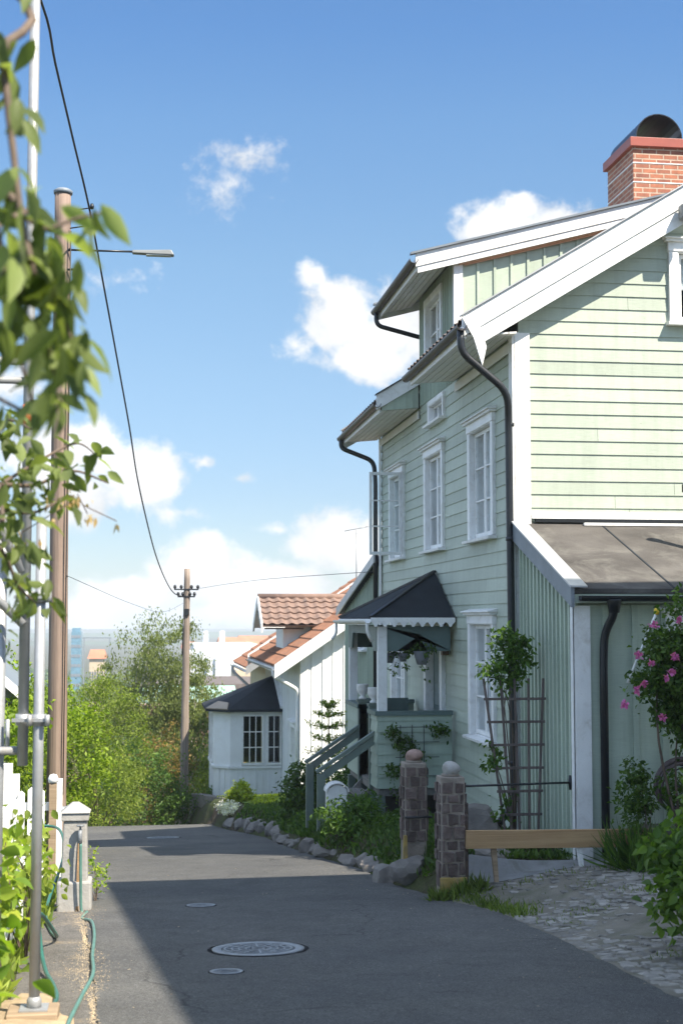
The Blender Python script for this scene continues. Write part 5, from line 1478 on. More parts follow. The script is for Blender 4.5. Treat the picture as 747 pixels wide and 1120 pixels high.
MB().lathe(pot_profile(.08, .15), (2.97, 18.85, -2.72), 14).build('pot', M['pot'], e)
c, _ = clump_pts((2.97, 18.85, -2.42), (.13, .13, .16), 22, 8, .03, 31); leaves('foliage', c, .07, M['lf_dark'], e, 31, elong=2.4)
e = empty('bench', (3.6, 21.2, FLp), 'dark green bench back inside the porch', 'bench')
MB().box(3.35, 4.0, 21.5, 21.54, -1.5, -1.2).build('backrest', M['dkgreen'], e); MB().box(3.35, 4.0, 21.1, 21.5, -1.82, -1.78).build('seat', M['dkgreen'], e)
for x in (3.4, 3.95): MB().box(x-.03, x+.03, 21.12, 21.52, FLp, -1.821).build('leg', M['dkgreen'], e)
# antenna on the house behind
e = empty('antenna_mast', (4.6, 29.5, .3), 'thin grey antenna mast behind the open window sash', 'antenna')
MB().tube([(4.35, 29.2, .1), (4.35, 29.2, 1.85)], .014, 6).build('mast', M['galv'], e)
k = MB(); k.tube([(4.1, 29.2, 1.82), (4.75, 29.2, 1.95)], .008, 5)
for i in range(5): k.tube([(4.15+i*.13, 29.0, 1.83+i*.026), (4.15+i*.13, 29.4, 1.83+i*.026)], .005, 5)
k.build('aerial', M['galv'], e)
# ------------------------------------------------------------------ plants
def shrub(name, c, r, label, cat, m, ncl, nper, cr, leaf, seed, elong=1.9, zb=None, group=None, stems=6, sections=1, stem_m=None, droop=.25, shell=.35, trans=None, curl=0):
    zb = gz(c[0], c[1]) if zb is None else zb
    e = empty(name, (c[0], c[1], zb), label, cat, group)
    P, cc = clump_pts(c, r, ncl, nper, cr, seed, shell)
    P = P[P[:, 2] > zb+.01]
    leaves('foliage', P, leaf, m, e, seed, elong=elong, sections=sections, droop=droop, curl=curl)
    if stems:
        k = MB(); rr = random.Random(seed)
        tips = [cc[rr.randrange(len(cc))] for _ in range(stems)]
        branches(k, (c[0], c[1], zb-.05), tips, max(.006, .02*r[2]), seed, .12, 5)
        k.build('stems', stem_m or M['bark'], e)
    return e
def tree(name, x, y, zb, zt, rx, label, m, ncl, nper, cr, leaf, seed, elong=2.0, trunk=.1, trunk_m=None, low=.25, group='trees beyond the end of the road', limbs=10, droop=.4, ry=None, shell=.3, up=.6, extra=None):
    e = empty(name, (x, y, zb), label, 'tree', group)
    h = zt-zb; zc = zb+h*(low+1)/2; rz = h*(1-low)/2
    P, cc = clump_pts((x, y, zc), (rx, ry or rx, rz), ncl, nper, cr, seed, shell)
    rr = random.Random(seed)
    tp = smooth_path([(x, y, zb-.3), (x+rr.uniform(-.1, .1)*rx, y, zb+h*.3), (x+rr.uniform(-.2, .2)*rx, y, zb+h*.6), (x+rr.uniform(-.2, .2)*rx, y, zt-h*.08)], 5)
    MB().tube(tp, [trunk*(1-.9*i/(len(tp)-1)) for i in range(len(tp))], 9).build('trunk', trunk_m or M['bark'], e)
    k = MB(); idx = rr.sample(range(len(cc)), min(limbs, len(cc)))
    for i in idx:
        t = V(cc[i]); f = max(.15, min(.85, (t.z-zb)/h-.18)); b = tp[int(f*(len(tp)-1))]
        branches(k, b, [t], trunk*.4*(1-f*.7), seed+i, .1, 5)
    k.build('branches', trunk_m or M['bark'], e)
    leaves('crown', P, leaf, m, e, seed, elong=elong, droop=droop, upbias=up)
    return e

# overhanging branches in the foreground, one tree leaning in from the left
e = empty('overhanging_tree', (-2.6, 2.4, zr(2.4)), 'leafy tree reaching in from the left in front of the sky', 'tree')
k = MB(); k.tube(smooth_path([(-2.6, 2.4, -1.9), (-2.5, 2.5, -.5), (-2.2, 2.7, 1.0), (-1.7, 2.8, 2.2), (-1.3, 2.9, 3.3)], 6), [.11-.0026*i for i in range(25)], 10); k.build('trunk', M['bark'], e)
# limbs: (points) near ones hang at 2.6-3.2 m, lower spray at 5.5 m
def at(u, v, y):
    """a spot at distance y seen in that direction, worked out once from the photograph's camera"""
    f = 1556.; ya, pi_ = R(7.87), R(4.3)
    F_ = V((math.sin(ya)*math.cos(pi_), math.cos(ya)*math.cos(pi_), math.sin(pi_))); R_ = V((math.cos(ya), -math.sin(ya), 0)); U_ = R_.cross(F_)
    d = F_+R_*((u-373.5)/f)+U_*((560-v)/f)
    return d*(y/d.y)
near = [[(-1.75, 2.8, 2.1), at(-20, -40, 3.3), at(2, 60, 3.2), at(13, 150, 3.15), at(24, 235, 3.1), at(38, 300, 3.05)],
        [(-1.9, 2.75, 1.7), at(-40, 180, 3.25), at(-4, 250, 3.2), at(6, 330, 3.15), at(16, 385, 3.1)],
        [at(24, 235, 3.1), at(50, 250, 3.1), at(80, 240, 3.1), at(112, 232, 3.1)],
        [at(6, 330, 3.15), at(40, 320, 3.2), at(70, 350, 3.2), at(88, 400, 3.2)],
        [(-1.9, 2.75, 1.7), at(-30, 420, 3.4), at(10, 350, 3.3), at(50, 310, 3.25)],
        [at(40, 320, 3.2), at(50, 360, 3.2), at(62, 420, 3.2)]]
far = [[(-2.2, 2.7, 1.0), at(-60, 560, 4.6), at(0, 530, 5.2), at(50, 500, 5.6), at(85, 485, 5.7), at(108, 500, 5.8)],
       [at(0, 530, 5.2), at(40, 530, 5.5), at(80, 515, 5.6), at(118, 528, 5.7)],
       [at(-60, 560, 4.6), at(10, 560, 5.2), at(40, 560, 5.3), at(70, 545, 5.4)],
       [at(-60, 560, 4.6), at(0, 600, 5.0), at(20, 640, 5.1), at(40, 660, 5.2)],
       [at(-60, 560, 4.6), at(0, 470, 5.4), at(15, 460, 5.4), at(35, 470, 5.4)]]
k = MB()
for i, pth in enumerate(near): p_ = smooth_path(pth, 5); k.tube(p_, [(.013 if i < 2 else .006)*(1-.6*j/len(p_)) for j in range(len(p_))], 8)
for pth in far: p_ = smooth_path(pth, 5); k.tube(p_, [.010*(1-.75*j/len(p_)) for j in range(len(p_))], 7)
k.build('branches', M['bark'], e)
rs = np.random.RandomState(5)
def along(paths, step, spread, skip=6):
    P, D = [], []
    for pth in paths:
        p_ = smooth_path(pth, 10)
        for j in range(skip, len(p_)-1):
            seg = (p_[j+1]-p_[j]); n = max(1, int(round(seg.length/step)))
            for q in range(n):
                c = p_[j]+seg*(q/n); d = seg.normalized()
                P.append(np.array(c)+rs.normal(size=3)*spread); D.append(np.array(d)*.5+np.array([rs.normal()*.6, rs.normal()*.6, -.55]))
    return np.array(P), np.array(D)
P, D = along(near[:2]+near[4:5], .030, .02, 1); 
P2_, D2_ = along(near[2:], .0135, .018, 2)
extra, De = [], []
for (u, v, su, sv, n) in ((55, 290, 22, 22, 26), (40, 340, 30, 26, 26), (70, 380, 14, 26, 20), (58, 420, 12, 14, 12), (8, 310, 9, 40, 20), (62, 430, 8, 10, 8), (8, 70, 8, 35, 14), (20, 270, 10, 16, 8), (85, 370, 8, 14, 6), (100, 232, 8, 4, 3), (15, 110, 8, 14, 5), (20, 210, 8, 14, 5)):
    for _ in range(n):
        extra.append(np.array(at(u+rs.normal()*su*.7, v+rs.normal()*sv*.7, 3.15+rs.normal()*.1))); De.append([rs.normal()*.45, rs.normal()*.45, -1.0])
leaves('foliage', np.vstack([P[::3], P2_[::4], np.array(extra)[::2], np.array(extra)[1::4]]), .098, M['lf_near'], e, 5, elong=2.45, sections=2, sizevar=.3, curl=.25, D=np.vstack([D[::3], D2_[::4], np.array(De)[::2], np.array(De)[1::4]]), upbias=.7)
P, D = along(far, .03, .03, 2); extra, De = [], []
for (u, v, su, sv, n) in ((30, 530, 30, 22, 60), (15, 560, 16, 30, 40), (25, 600, 22, 20, 34), (65, 520, 18, 16, 26), (10, 470, 14, 20, 26), (20, 650, 22, 22, 30), (55, 650, 5, 16, 10), (95, 500, 10, 8, 6), (70, 555, 10, 10, 10), (10, 690, 10, 20, 10), (45, 490, 14, 14, 12)):
    for _ in range(n):
        extra.append(np.array(at(u+rs.normal()*su*.7, v+rs.normal()*sv*.7, 5.4+rs.normal()*.25))); De.append([rs.normal()*.6, rs.normal()*.5, -.6])
leaves('lower_foliage', np.vstack([P[::2], np.array(extra)[::4], np.array(extra)[1::4]]), .082, M['lf_near'], e, 6, elong=2.3, sections=2, sizevar=.35, curl=.25, D=np.vstack([D[::2], np.array(De)[::4], np.array(De)[1::4]]), upbias=.7)
dry = []
for (u, v, n, s) in ((80, 545, 22, 8), (60, 550, 14, 10), (94, 566, 3, 2), (104, 565, 5, 3), (128, 573, 4, 2), (25, 590, 12, 8)):
    for _ in range(n): dry.append(at(u+rs.normal()*s, v+rs.normal()*s*.7, 5.5+rs.normal()*.06))
leaves('dry_foliage', np.array([tuple(p) for p in dry]), .035, M['lf_dry'], e, 8, elong=2.6, droop=1.5)
k = MB()
for a, b in (((85, 540, 5.5), (96, 562, 5.5)), ((90, 552, 5.5), (128, 570, 5.5)), ((20, 585, 5.3), (85, 545, 5.5))):
    k.tube([at(*a), at(*b)], .0022, 5)
k.build('twigs', M['bark'], e)

# big leaved shrubs by the fence at lower left
for i, (c, r, n, lab) in enumerate((((-.78, 6.0, -1.35), (.22, .5, .36), 46, 'big leaved yellow green shrub at the lower left edge before the scaffold foot'),
                                     ((-.84, 8.2, -1.52), (.16, .8, .36), 38, 'yellow green leafy shrub growing through the fence behind the scaffold tube'),
                                     ((-.80, 10.4, -1.72), (.16, .8, .36), 38, 'darker green shrub along the fence beside the looped hose'),
                                     ((-.74, 5.2, -1.75), (.26, .4, .28), 36, 'pale new leaves at the very bottom left corner'))):
    shrub('hydrangea', c, r, lab, 'shrub', M['lf_hyd'] if i != 2 else M['lf_light'], n, 9, .075, .10 if i != 2 else .07, 40+i, elong=1.55, sections=2, group='leafy shrubs along the picket fence', stems=8, curl=.2, droop=.1)
# creeping greenery at the post foot and road edge
shrub('weed', (-.42, 13.6, -2.35), (.12, .3, .22), 'small leafy weeds behind the concrete post', 'weed', M['lf_hyd'], 30, 7, .03, .045, 51, stems=4)
# trees and shrubs past the fence, left to right
tree('garden_tree', -2.1, 22.3, -3.6, -.55, 1.35, 'glossy bright green broadleaf tree right behind the thick pole', M['lf_bright'], 300, 80, .125, .075, 60, elong=1.9, trunk=.08, low=.0, group=None, shell=.45)
tree('garden_tree', -2.7, 17.6, -3.3, -.70, 1.2, 'bright green shrubby tree behind the fence and scaffold', M['lf_bright'], 180, 60, .13, .09, 61, elong=1.8, trunk=.06, low=.0, group=None, shell=.45)
tree('garden_tree', -1.15, 33.5, -5.6, -1.05, 1.25, 'feathery light green tree left of the end of the road', M['lf_light'], 250, 84, .15, .075, 62, elong=2.6, trunk=.07, low=.0, shell=.35)
tree('birch_tree', -.15, 50, -9.5, -.3, 2.0, 'tall drooping birch with pale bare twigs beyond the road', M['lf_birch'], 300, 100, .22, .11, 63, elong=2.4, trunk=.12, trunk_m=M['birchbark'], low=.25, droop=1.6, limbs=40, up=.2, shell=.2)
tree('birch_tree', 1.35, 49, -9, -.6, 1.35, 'narrower birch directly left of the distant pole', M['lf_birch'], 230, 96, .20, .105, 64, elong=2.4, trunk=.1, trunk_m=M['birchbark'], low=.2, droop=1.6, limbs=34, up=.2, shell=.2)
tree('birch_tree', 2.75, 52, -9, -2.4, .95, 'thin drooping birch between the distant pole and white house', M['lf_birch'], 190, 30, .2, .12, 65, elong=2.4, trunk=.08, trunk_m=M['birchbark'], low=.2, droop=1.6, limbs=12, up=.2, shell=.25)
tree('bushy_tree', .2, 38.2, -6.2, -3.25, 1.35, 'dark green bushy tree closing off the end of the road', M['lf_mid'], 200, 64, .15, .08, 66, low=.0, trunk=.06)
tree('bushy_tree', -.75, 36.2, -5.6, -3.7, .7, 'low dark bush at the left end of the road crest', M['lf_dark'], 120, 22, .12, .075, 67, low=.0, trunk=.05)
tree('maple_tree', .45, 43, -7.5, -3.0, 1.0, 'reddish brown small leaved tree above the dark bush', M['lf_red'], 260, 28, .14, .08, 68, low=.1, trunk=.06, shell=.3)
tree('maple_tree', -.55, 40, -6.8, -3.9, .6, 'low russet bush beneath the feathery light green tree', M['lf_red'], 90, 22, .12, .07, 69, low=.0, trunk=.04)
tree('bushy_tree', 2.2, 44, -7.5, -3.6, .9, 'mid green bush between the distant pole and the bay', M['lf_light'], 150, 24, .15, .09, 70, low=.0, trunk=.05)
tree('bushy_tree', 1.3, 55, -10, -4.0, 2.6, 'broad mid green tree low behind the birches', M['lf_mid'], 240, 26, .25, .13, 71, low=.0, trunk=.1)
tree('garden_tree', -2.6, 36, -6, -1.3, 1.6, 'light green tree behind the bright broadleaf tree', M['lf_light'], 170, 66, .2, .09, 72, low=.0, trunk=.08, shell=.4)
# slim grey conifer
e = empty('slim_conifer', (-1.22, 25.4, -3.9), 'slim grey green conifer beside the left road edge', 'conifer')
rs_ = np.random.RandomState(9); n = 2600; hh = rs_.uniform(0, 1, n)**1.15; rr_ = .22*(1-hh)**.7*rs_.uniform(.5, 1, n); th = rs_.uniform(0, 6.28, n)
leaves('needles', np.stack([-1.22+rr_*np.cos(th), 25.4+rr_*np.sin(th), -3.9+hh*1.75], 1), .085, M['lf_grey'], e, 9, elong=5, droop=-.9)
MB().tube([(-1.22, 25.4, -4), (-1.22, 25.4, -2.4)], [.03, .008], 6).build('trunk', M['bark'], e)
# young conifer with whorled branches by the white gable
e = empty('young_conifer', (3.55, 27.5, -3.6), 'young whorled conifer in front of the white gable', 'conifer')
MB().tube([(3.55, 27.5, -3.9), (3.55, 27.5, -1.62)], [.03, .008], 7).build('trunk', M['bark'], e)
k = MB(); P = []
for lv, (z, r_) in enumerate(((-1.72, .16), (-1.90, .30), (-2.12, .40), (-2.36, .36), (-2.62, .44), (-2.9, .46), (-3.15, .45))):
    nb = 6
    for i in range(nb):
        a = 6.283*i/nb+lv*.5; q = V((3.55+math.cos(a)*r_, 27.5+math.sin(a)*r_, z+.10)); k.tube([(3.55, 27.5, z), q], [.008, .004], 5)
        for t in np.linspace(.25, 1, 10): P += [np.array(V((3.55, 27.5, z)).lerp(q, t))+rs_.normal(size=3)*.025 for _ in range(5)]
k.build('branches', M['bark'], e); leaves('needles', np.array(P), .075, M['lf_light'], e, 10, elong=3.2, droop=-.3)

# planting in front of the porch and along the road
G_ = 'shrubs in the bed in front of the porch'
shrub('shrub', (2.52, 17.5, -2.55), (.33, .42, .40), 'rounded olive green shrub in front of the stair posts', 'shrub', M['lf_mid'], 130, 22, .06, .075, 80, elong=2.6, group=G_)
shrub('shrub', (2.98, 17.0, -2.62), (.36, .45, .28), 'low mid green shrub between olive shrub and granite capped pillar', 'shrub', M['lf_rose'], 120, 22, .06, .06, 81, elong=2.0, group=G_)
shrub('shrub', (3.3, 18.3, -2.7), (.35, .3, .25), 'dark green leaves below the porch parapet', 'shrub', M['lf_dark'], 80, 20, .06, .06, 82, group=G_)
shrub('shrub', (2.72, 24.4, -3.05), (.42, .5, .55), 'tall dark shrub left of the stair posts before the white gable', 'shrub', M['lf_dark'], 160, 22, .08, .08, 83, group=G_)
shrub('shrub', (2.45, 22.0, -3.35), (.26, .8, .3), 'dark low shrub behind the stair foot', 'shrub', M['lf_mid'], 110, 20, .06, .06, 84, group=G_)
shrub('shrub', (3.5, 23.6, -2.7), (.4, .6, .5), 'leafy shrub under the stair rail beside the far parapet', 'shrub', M['lf_mid'], 110, 20, .07, .07, 85, group=G_)
shrub('flowering_bush', (1.86, 30.7, -4.08), (.25, .3, .22), 'rounded bush covered in white flowers at the road edge', 'bush', M['petal_w'], 120, 24, .035, .04, 86, elong=1.4)
shrub('flowering_bush', (1.86, 30.8, -4.2), (.22, .3, .14), 'green leaves under the white flowered bush', 'bush', M['lf_light'], 60, 20, .035, .05, 87)
G2 = 'yellow green garden plants before the bay'
shrub('garden_plant', (2.12, 31.4, -3.88), (.32, .3, .30), 'tall yellow green plant in front of the bay', 'plant', M['lf_yellow'], 100, 20, .05, .08, 88, group=G2)
shrub('garden_plant', (2.62, 30.6, -3.98), (.35, .4, .16), 'low yellow green plants beside the lawn', 'plant', M['lf_yellow'], 90, 20, .05, .07, 89, group=G2)
shrub('garden_plant', (1.62, 35.5, -4.9), (.35, 1.2, .45), 'mixed green plants along the low stone wall', 'plant', M['lf_mid'], 120, 20, .08, .07, 90)
shrub('garden_plant', (3.6, 29.5, -3.7), (.4, .8, .45), 'bright green plants at the foot of the white gable', 'plant', M['lf_light'], 120, 20, .07, .07, 91)
# low stone wall beyond, stones edging the lawn and the bed
tag(MB().prism([(1.28, 39.5, -6.2), (1.28, 39.5, -4.75), (1.95, 32.2, -4.02), (1.95, 32.2, -4.9)], (.3, .02, 0)).build('stone_wall', M['stone']), 'low grey stone wall right of the distant pole', 'stone wall')
rr = random.Random(17); i = 0
for y in np.arange(25.6, 30.9, .36):
    x = xr(y)+.22+rr.uniform(-.04, .04); s = rr.uniform(.14, .2); i += 1
    tag(MB().rock((x, y, zr(y)+.1), (s, s*1.1, .17), 300+i).build('edging_stone', M['stone'], None, base=(x, y, zr(y))), 'grey block of stone in the row edging the white flowered bush and lawn', 'stone', 'stones edging the lawn')
for y in np.arange(14.8, 25.2, .25):
    x = xr(y)+.10+rr.uniform(-.05, .08); s = rr.uniform(.06, .13); i += 1
    if 19.2 < y < 20.8: continue
    tag(MB().rock((x, y, zr(y)+s*.4), (s, s*1.2, s*rr.uniform(.6, 1)), 300+i).build('edging_stone', M['stone'], None, base=(x, y, zr(y))), 'rough grey rock in the row between the asphalt and the porch bed', 'stone', 'rocks edging the porch bed')
for (x, y, sx_, sy_, sz_, lab) in ((2.68, 14.22, .2, .16, .15, 'large pale boulder under the granite capped pillar'), (2.50, 14.75, .17, .24, .16, 'dark boulder left of the granite capped pillar'), (2.2, 19.1, .12, .14, .13, 'pale stone at the foot of the near stair post'),
                                   (3.55, 15.2, .4, .3, .26, 'broad grey rock in the bed behind the trellis'), (3.3, 13.75, .3, .14, .10, 'flat grey rock behind the pine plank')):
    tag(MB().rock((x, y, gz(x, y)+sz_*.4), (sx_, sy_, sz_), int(x*100)).build('boulder', M['stone'], None, base=(x, y, gz(x, y))), lab, 'boulder', 'boulders in the bed')
# roses, climbers
e = empty('rose_bush', (4.95, 12.75, gz(4.95, 12.75)), 'climbing rose bush with pink flowers against the annex', 'rose bush')
P, cc = clump_pts((5.02, 12.75, -.52), (.50, .3, .66), 320, 28, .065, 101, .2)
P3, _ = clump_pts((5.15, 12.75, -.95), (.4, .3, .35), 60, 22, .06, 102, .2)
Pa = np.vstack([P, P3]); leaves('foliage', Pa, .055, M['lf_rose'], e, 101, elong=1.7)
k = MB(); rr = random.Random(8); branches(k, (5.0, 12.8, gz(5, 12.8)), [cc[rr.randrange(len(cc))] for _ in range(9)], .018, 9, .1, 6); k.build('stems', M['bark'], e)
for (u, v) in ((715, 684), (743, 678), (698, 716), (712, 726), (738, 719), (734, 735), (704, 748), (696, 755), (683, 772), (724, 785), (728, 742)):
    q = at(u, v, 12.38); k = []
    rsf = np.random.RandomState(u); nP = 26
    th = rsf.uniform(0, 6.28, nP); Dp = np.stack([np.cos(th), -.5+rsf.normal(size=nP)*.4, np.sin(th)], 1)
    leaves('flower', np.repeat(np.array([q]), nP, 0)+rsf.normal(size=(nP, 3))*.010, .034, M['petal'], e, u, elong=1.15, D=Dp, base=q)
shrub('rose_sprig', (4.55, 12.85, -1.62), (.20, .15, .33), 'leafy sprig with a yellow bloom in front of the annex downpipe', 'plant', M['lf_rose'], 60, 16, .045, .055, 103, stems=5)
shrub('hedge_plant', (5.15, 12.9, -1.62), (.42, .2, .2), 'green leaves spilling over the hose reel', 'plant', M['lf_mid'], 50, 16, .05, .06, 104, zb=-2.4, stems=5)
shrub('raspberry_bush', (3.84, 9.2, -1.68), (.43, .40, .38), 'large leaved green bush at the lower right edge over the stone setts', 'bush', M['lf_fresh'], 210, 17, .075, .07, 105, elong=1.5, sections=2, stems=9, curl=.3)
shrub('raspberry_bush', (4.12, 9.6, -1.32), (.24, .3, .40), 'taller green bush behind it at the right edge', 'bush', M['lf_fresh'], 80, 13, .07, .08, 106, elong=1.5, sections=2, stems=7, curl=.3)
# climber on the trellis
e = empty('climbing_plant', (3.84, 14.6, -2.25), 'leafy climbing plant crowning the fan trellis', 'climber')
P, cc = clump_pts((3.82, 14.62, -.38), (.26, .16, .30), 70, 15, .05, 110, .15); P2_, c2 = clump_pts((3.60, 14.5, -1.42), (.08, .06, .16), 12, 12, .035, 111, .2); P3, c3 = clump_pts((3.66, 14.45, -1.9), (.12, .06, .22), 14, 8, .04, 112, .2)
P4, c4_ = clump_pts((3.60, 14.55, -.55), (.14, .1, .12), 14, 12, .04, 113, .2)
leaves('foliage', np.vstack([P, P2_, P3, P4]), .065, M['lf_mid'], e, 110, elong=1.9)
k = MB(); branches(k, (3.84, 14.6, -2.3), [cc[i] for i in (0, 9, 20, 33, 50)]+[c2[0], c3[2], c4_[1]], .012, 5, .06, 6); k.build('stems', M['bark'], e)
# climber on the parapet with a wire lattice
e = empty('climbing_rose', (3.5, 18.95, -2.6), 'climbing rose on a lattice against the porch parapet', 'climber')
k = MB()
for x in (3.42, 3.58, 3.74): k.tube([(x, 18.97, -2.5), (x, 18.97, -1.42)], .006, 5)
for z in (-1.45, -1.65, -1.85, -2.1): k.tube([(3.35, 18.97, z), (3.95, 18.97, z)], .005, 5)
k.build('lattice', M['wire'], e)
Ps = [clump_pts(c, r, n, 11, .035, 120+i, .2)[0] for i, (c, r, n) in enumerate((((3.30, 18.93, -1.50), (.10, .04, .08), 14), ((3.45, 18.93, -1.68), (.16, .05, .14), 24), ((3.62, 18.93, -1.80), (.16, .05, .12), 20), ((3.35, 18.93, -2.02), (.14, .05, .10), 16), ((3.95, 18.93, -1.48), (.12, .04, .10), 16), ((3.5, 18.93, -2.3), (.2, .06, .1), 14)))]
leaves('foliage', np.vstack(Ps), .05, M['lf_rose'], e, 120, elong=1.7)
# ground cover
def blades(name, f, n, h, m, seed, label, cat, width=7):
    rs = np.random.RandomState(seed); P = f(rs, n)
    D = np.stack([rs.normal(size=n)*.3, rs.normal(size=n)*.3, np.ones(n)], 1)
    o = leaves(name, P, h, m, None, seed, elong=width, D=D, upbias=0, base=tuple(P.mean(0)))
    return tag(o, label, cat, kind='stuff')
def on(xs, ys, dz=0): return np.stack([xs, ys, np.array([gz(a, b)+dz for a, b in zip(xs, ys)])], 1)
blades('grass', lambda r, n: (lambda y: on(np.array([xr(t) for t in y])+.62+r.uniform(0, 1.6, n), y, .02))(r.uniform(27, 36, n)), 9000, .06, M['lf_yellow'], 1, 'short sunlit lawn before the bay', 'grass')
blades('weeds', lambda r, n: (lambda y: on(np.array([xr(t) for t in y])+.03+np.abs(r.normal(size=n))*.12, y))(r.uniform(11.6, 13.0, n)), 700, .10, M['grassblade'], 2, 'weeds at the pillar feet and road edge', 'weeds')
blades('weeds', lambda r, n: on(3.2+r.uniform(0, 1.5, n), 12.86+r.normal(size=n)*.07), 260, .07, M['grassblade'], 3, 'tufts of grass under the pine plank', 'weeds')
blades('weeds', lambda r, n: (lambda c: on(c[:, 0]+r.normal(size=n)*.1, c[:, 1]+r.normal(size=n)*.12, .02))(np.array([[3.3, 12.1], [3.6, 11.4], [3.9, 12.3], [3.3, 11.2], [3.5, 9.3], [4.1, 11.8]])[r.randint(0, 6, n)]), 420, .04, M['grassblade'], 4, 'scattered grass between the granite setts', 'weeds', 6)
blades('tall_grass', lambda r, n: on(4.52+r.normal(size=n)*.11, 12.75+r.normal(size=n)*.08), 420, .42, M['lf_mid'], 5, 'tall grass tuft at the right end of the plank', 'grass', 22)
blades('ground_cover', lambda r, n: (lambda y: on(np.array([xr(t) for t in y])+.12+r.uniform(0, 1.5, n), y, .02))(r.uniform(13.6, 20, n)), 6500, .085, M['lf_dark'], 6, 'green ground cover in the beds before the house', 'ground cover', 2.2)
blades('ground_cover', lambda r, n: (lambda y: on(np.array([xr(t) for t in y])+.15+r.uniform(0, 1.6, n)**1.2, y, .02))(r.uniform(20, 30, n)), 7000, .10, M['lf_dark'], 7, 'leafy ground cover beyond the stair', 'ground cover', 2.2)
blades('verge_weeds', lambda r, n: (lambda y: on(np.array([xl(t) for t in y])-.12-np.abs(r.normal(size=n))*.25, y))(r.uniform(14, 33, n)), 3600, .16, M['lf_light'], 8, 'weeds along the left edge of the far road', 'weeds', 3)
blades('fence_weeds', lambda r, n: on(-.88+r.normal(size=n)*.05, r.uniform(7.5, 15, n)), 900, .12, M['lf_light'], 9, 'weeds along the foot of the picket fence', 'weeds', 3)

blades('weeds', lambda r, n: on(2.62+r.uniform(0, .5, n), 12.92+r.normal(size=n)*.05), 420, .15, M['grassblade'], 12, 'grass tuft round the foot of the yellow footed pillar', 'weeds', 9)

blades('garden_grass', lambda r, n: on(r.uniform(-5, -1.15, n), r.uniform(7, 24, n)), 9000, .12, M['lf_light'], 13, 'rough grass in the garden behind the picket fence', 'grass', 5)
# ------------------------------------------------------------------ the town below and the hills
def facade(name, x0, x1, y, zb, zt, depth, m, label, cat, rows=0, cols=0, wm=None, ww=.5, wh=.5, roof=None, roofm=None, group=None):
    e = empty(name, ((x0+x1)/2, y, zb), label, cat, group)
    MB().box(x0, x1, y, y+depth, zb, zt).build('wall', m, e)
    F = Fr((x0, y, 0), (1, 0, 0), (0, -1, 0)); W = x1-x0; Hh = zt-zb
    for r in range(rows):
        k = MB()
        for c in range(cols):
            a = W*(c+.5-ww/2)/cols; b = W*(c+.5+ww/2)/cols; z0 = zb+Hh*(r+.5-wh/2)/rows; z1 = zb+Hh*(r+.5+wh/2)/rows
            k.fbox(F, a, b, .02, .1, z0, z1)
        k.build('window_band', wm or M['bluewin'], e)
    if roof:
        k = MB(); k.prism([(x0-.4, y-.4, zt+.05), (x1+.4, y-.4, zt+.05), (x1-.2*W, y+depth/2, zt+roof), (x0+.2*W, y+depth/2, zt+roof)], (0, .01, 0)) if False else None
        k = MB(); k.add([(x0-.4, y-.4, zt+.02), (x1+.4, y-.4, zt+.02), (x1+.4, y+depth+.4, zt+.02), (x0-.4, y+depth+.4, zt+.02), (x0, y+depth/2, zt+roof), (x1, y+depth/2, zt+roof)], [(0, 1, 5, 4), (2, 3, 4, 5), (0, 4, 3), (1, 2, 5), (3, 2, 1, 0)])
        k.build('roof', roofm or M['tile_red'], e)
    return e
M['bluewin'] = mat('far windows', (.10, .15, .20), .3, .2, .5)
M['hallwhite'] = mat('white cladding', (.72, .74, .76), .5, .06, .2)
M['farorange'] = mat('far orange roofs', (.42, .17, .09), .8, .2, .3)
M['beige'] = mat('beige render', (.52, .42, .29), .7, .1, .2)
M['copper'] = mat('green copper roof', (.30, .46, .38), .6, .12, .3)
M['far_glass'] = mat('blue glass front', (.10, .22, .30), .25, .25, .8)
M['far_brick'] = mat('far brick', (.24, .14, .10), .8, .2, .3)
# (u, v) of the photograph give the bearing; sizes are real sizes at that distance
def span(u0, u1, v0, v1, y):
    a, b = at(u0, v1, y), at(u1, v0, y); return a.x, b.x, a.z, b.z
def fb_(name, u0, u1, v0, v1, y, depth, m, label, cat, down=12, **kw):
    x0, x1, z0, z1 = span(u0, u1, v0, v1, y)
    return facade(name, x0, x1, y, z0-down, z1, depth, m, label, cat, **kw)
fb_('copper_roofed_hall', 150, 262, 771, 800, 130, 14, M['far_brick'], 'long low hall with pale green copper roof beyond the birches', 'building', rows=0, down=4)
x0, x1, z0, z1 = span(150, 262, 757, 773, 133); 
e = empty('green_roof_building', ((x0+x1)/2, 133, z0), 'broad pale green roof behind the distant pole', 'building')
MB().box(x0, x1, 133.5, 150, z0-9, z1-1.0).build('wall', M['hallwhite'], e)
MB().prism([(x0, 132.6, z0), (x1, 132.6, z0), (x1, 140, z1+.3), (x0, 140, z1+.3)], (0, 0, -.3)).build('roof', M['copper'], e)
x0, x1, z0, z1 = span(150, 290, 748, 757, 150); e = empty('brown_flat_building', ((x0+x1)/2, 152, z0), 'long flat brown roofed building with a blue window band', 'building')
MB().box(x0, x1, 151, 170, z0-8, z1-.5).build('wall', M['far_brick'], e); MB().box(x0-.4, x1+.4, 150.2, 171, z1-.5, z1).build('roof', M['tile_grey'], e); MB().box(x0+.3, x1-.3, 150.85, 150.99, z0-1.6, z0-.2).build('window_band', M['bluewin'], e)
fb_('white_hall', 212, 284, 705, 752, 320, 30, M['hallwhite'], 'large white hall with two dark slits', 'building')
for u in (226, 235):
    x0, x1, z0, z1 = span(u-.7, u+.7, 720, 745, 319.6)
    MB().box(x0, x1, 319.6, 319.9, z0, z1).build('slit', M['bluewin'], bpy.data.objects['white_hall'])
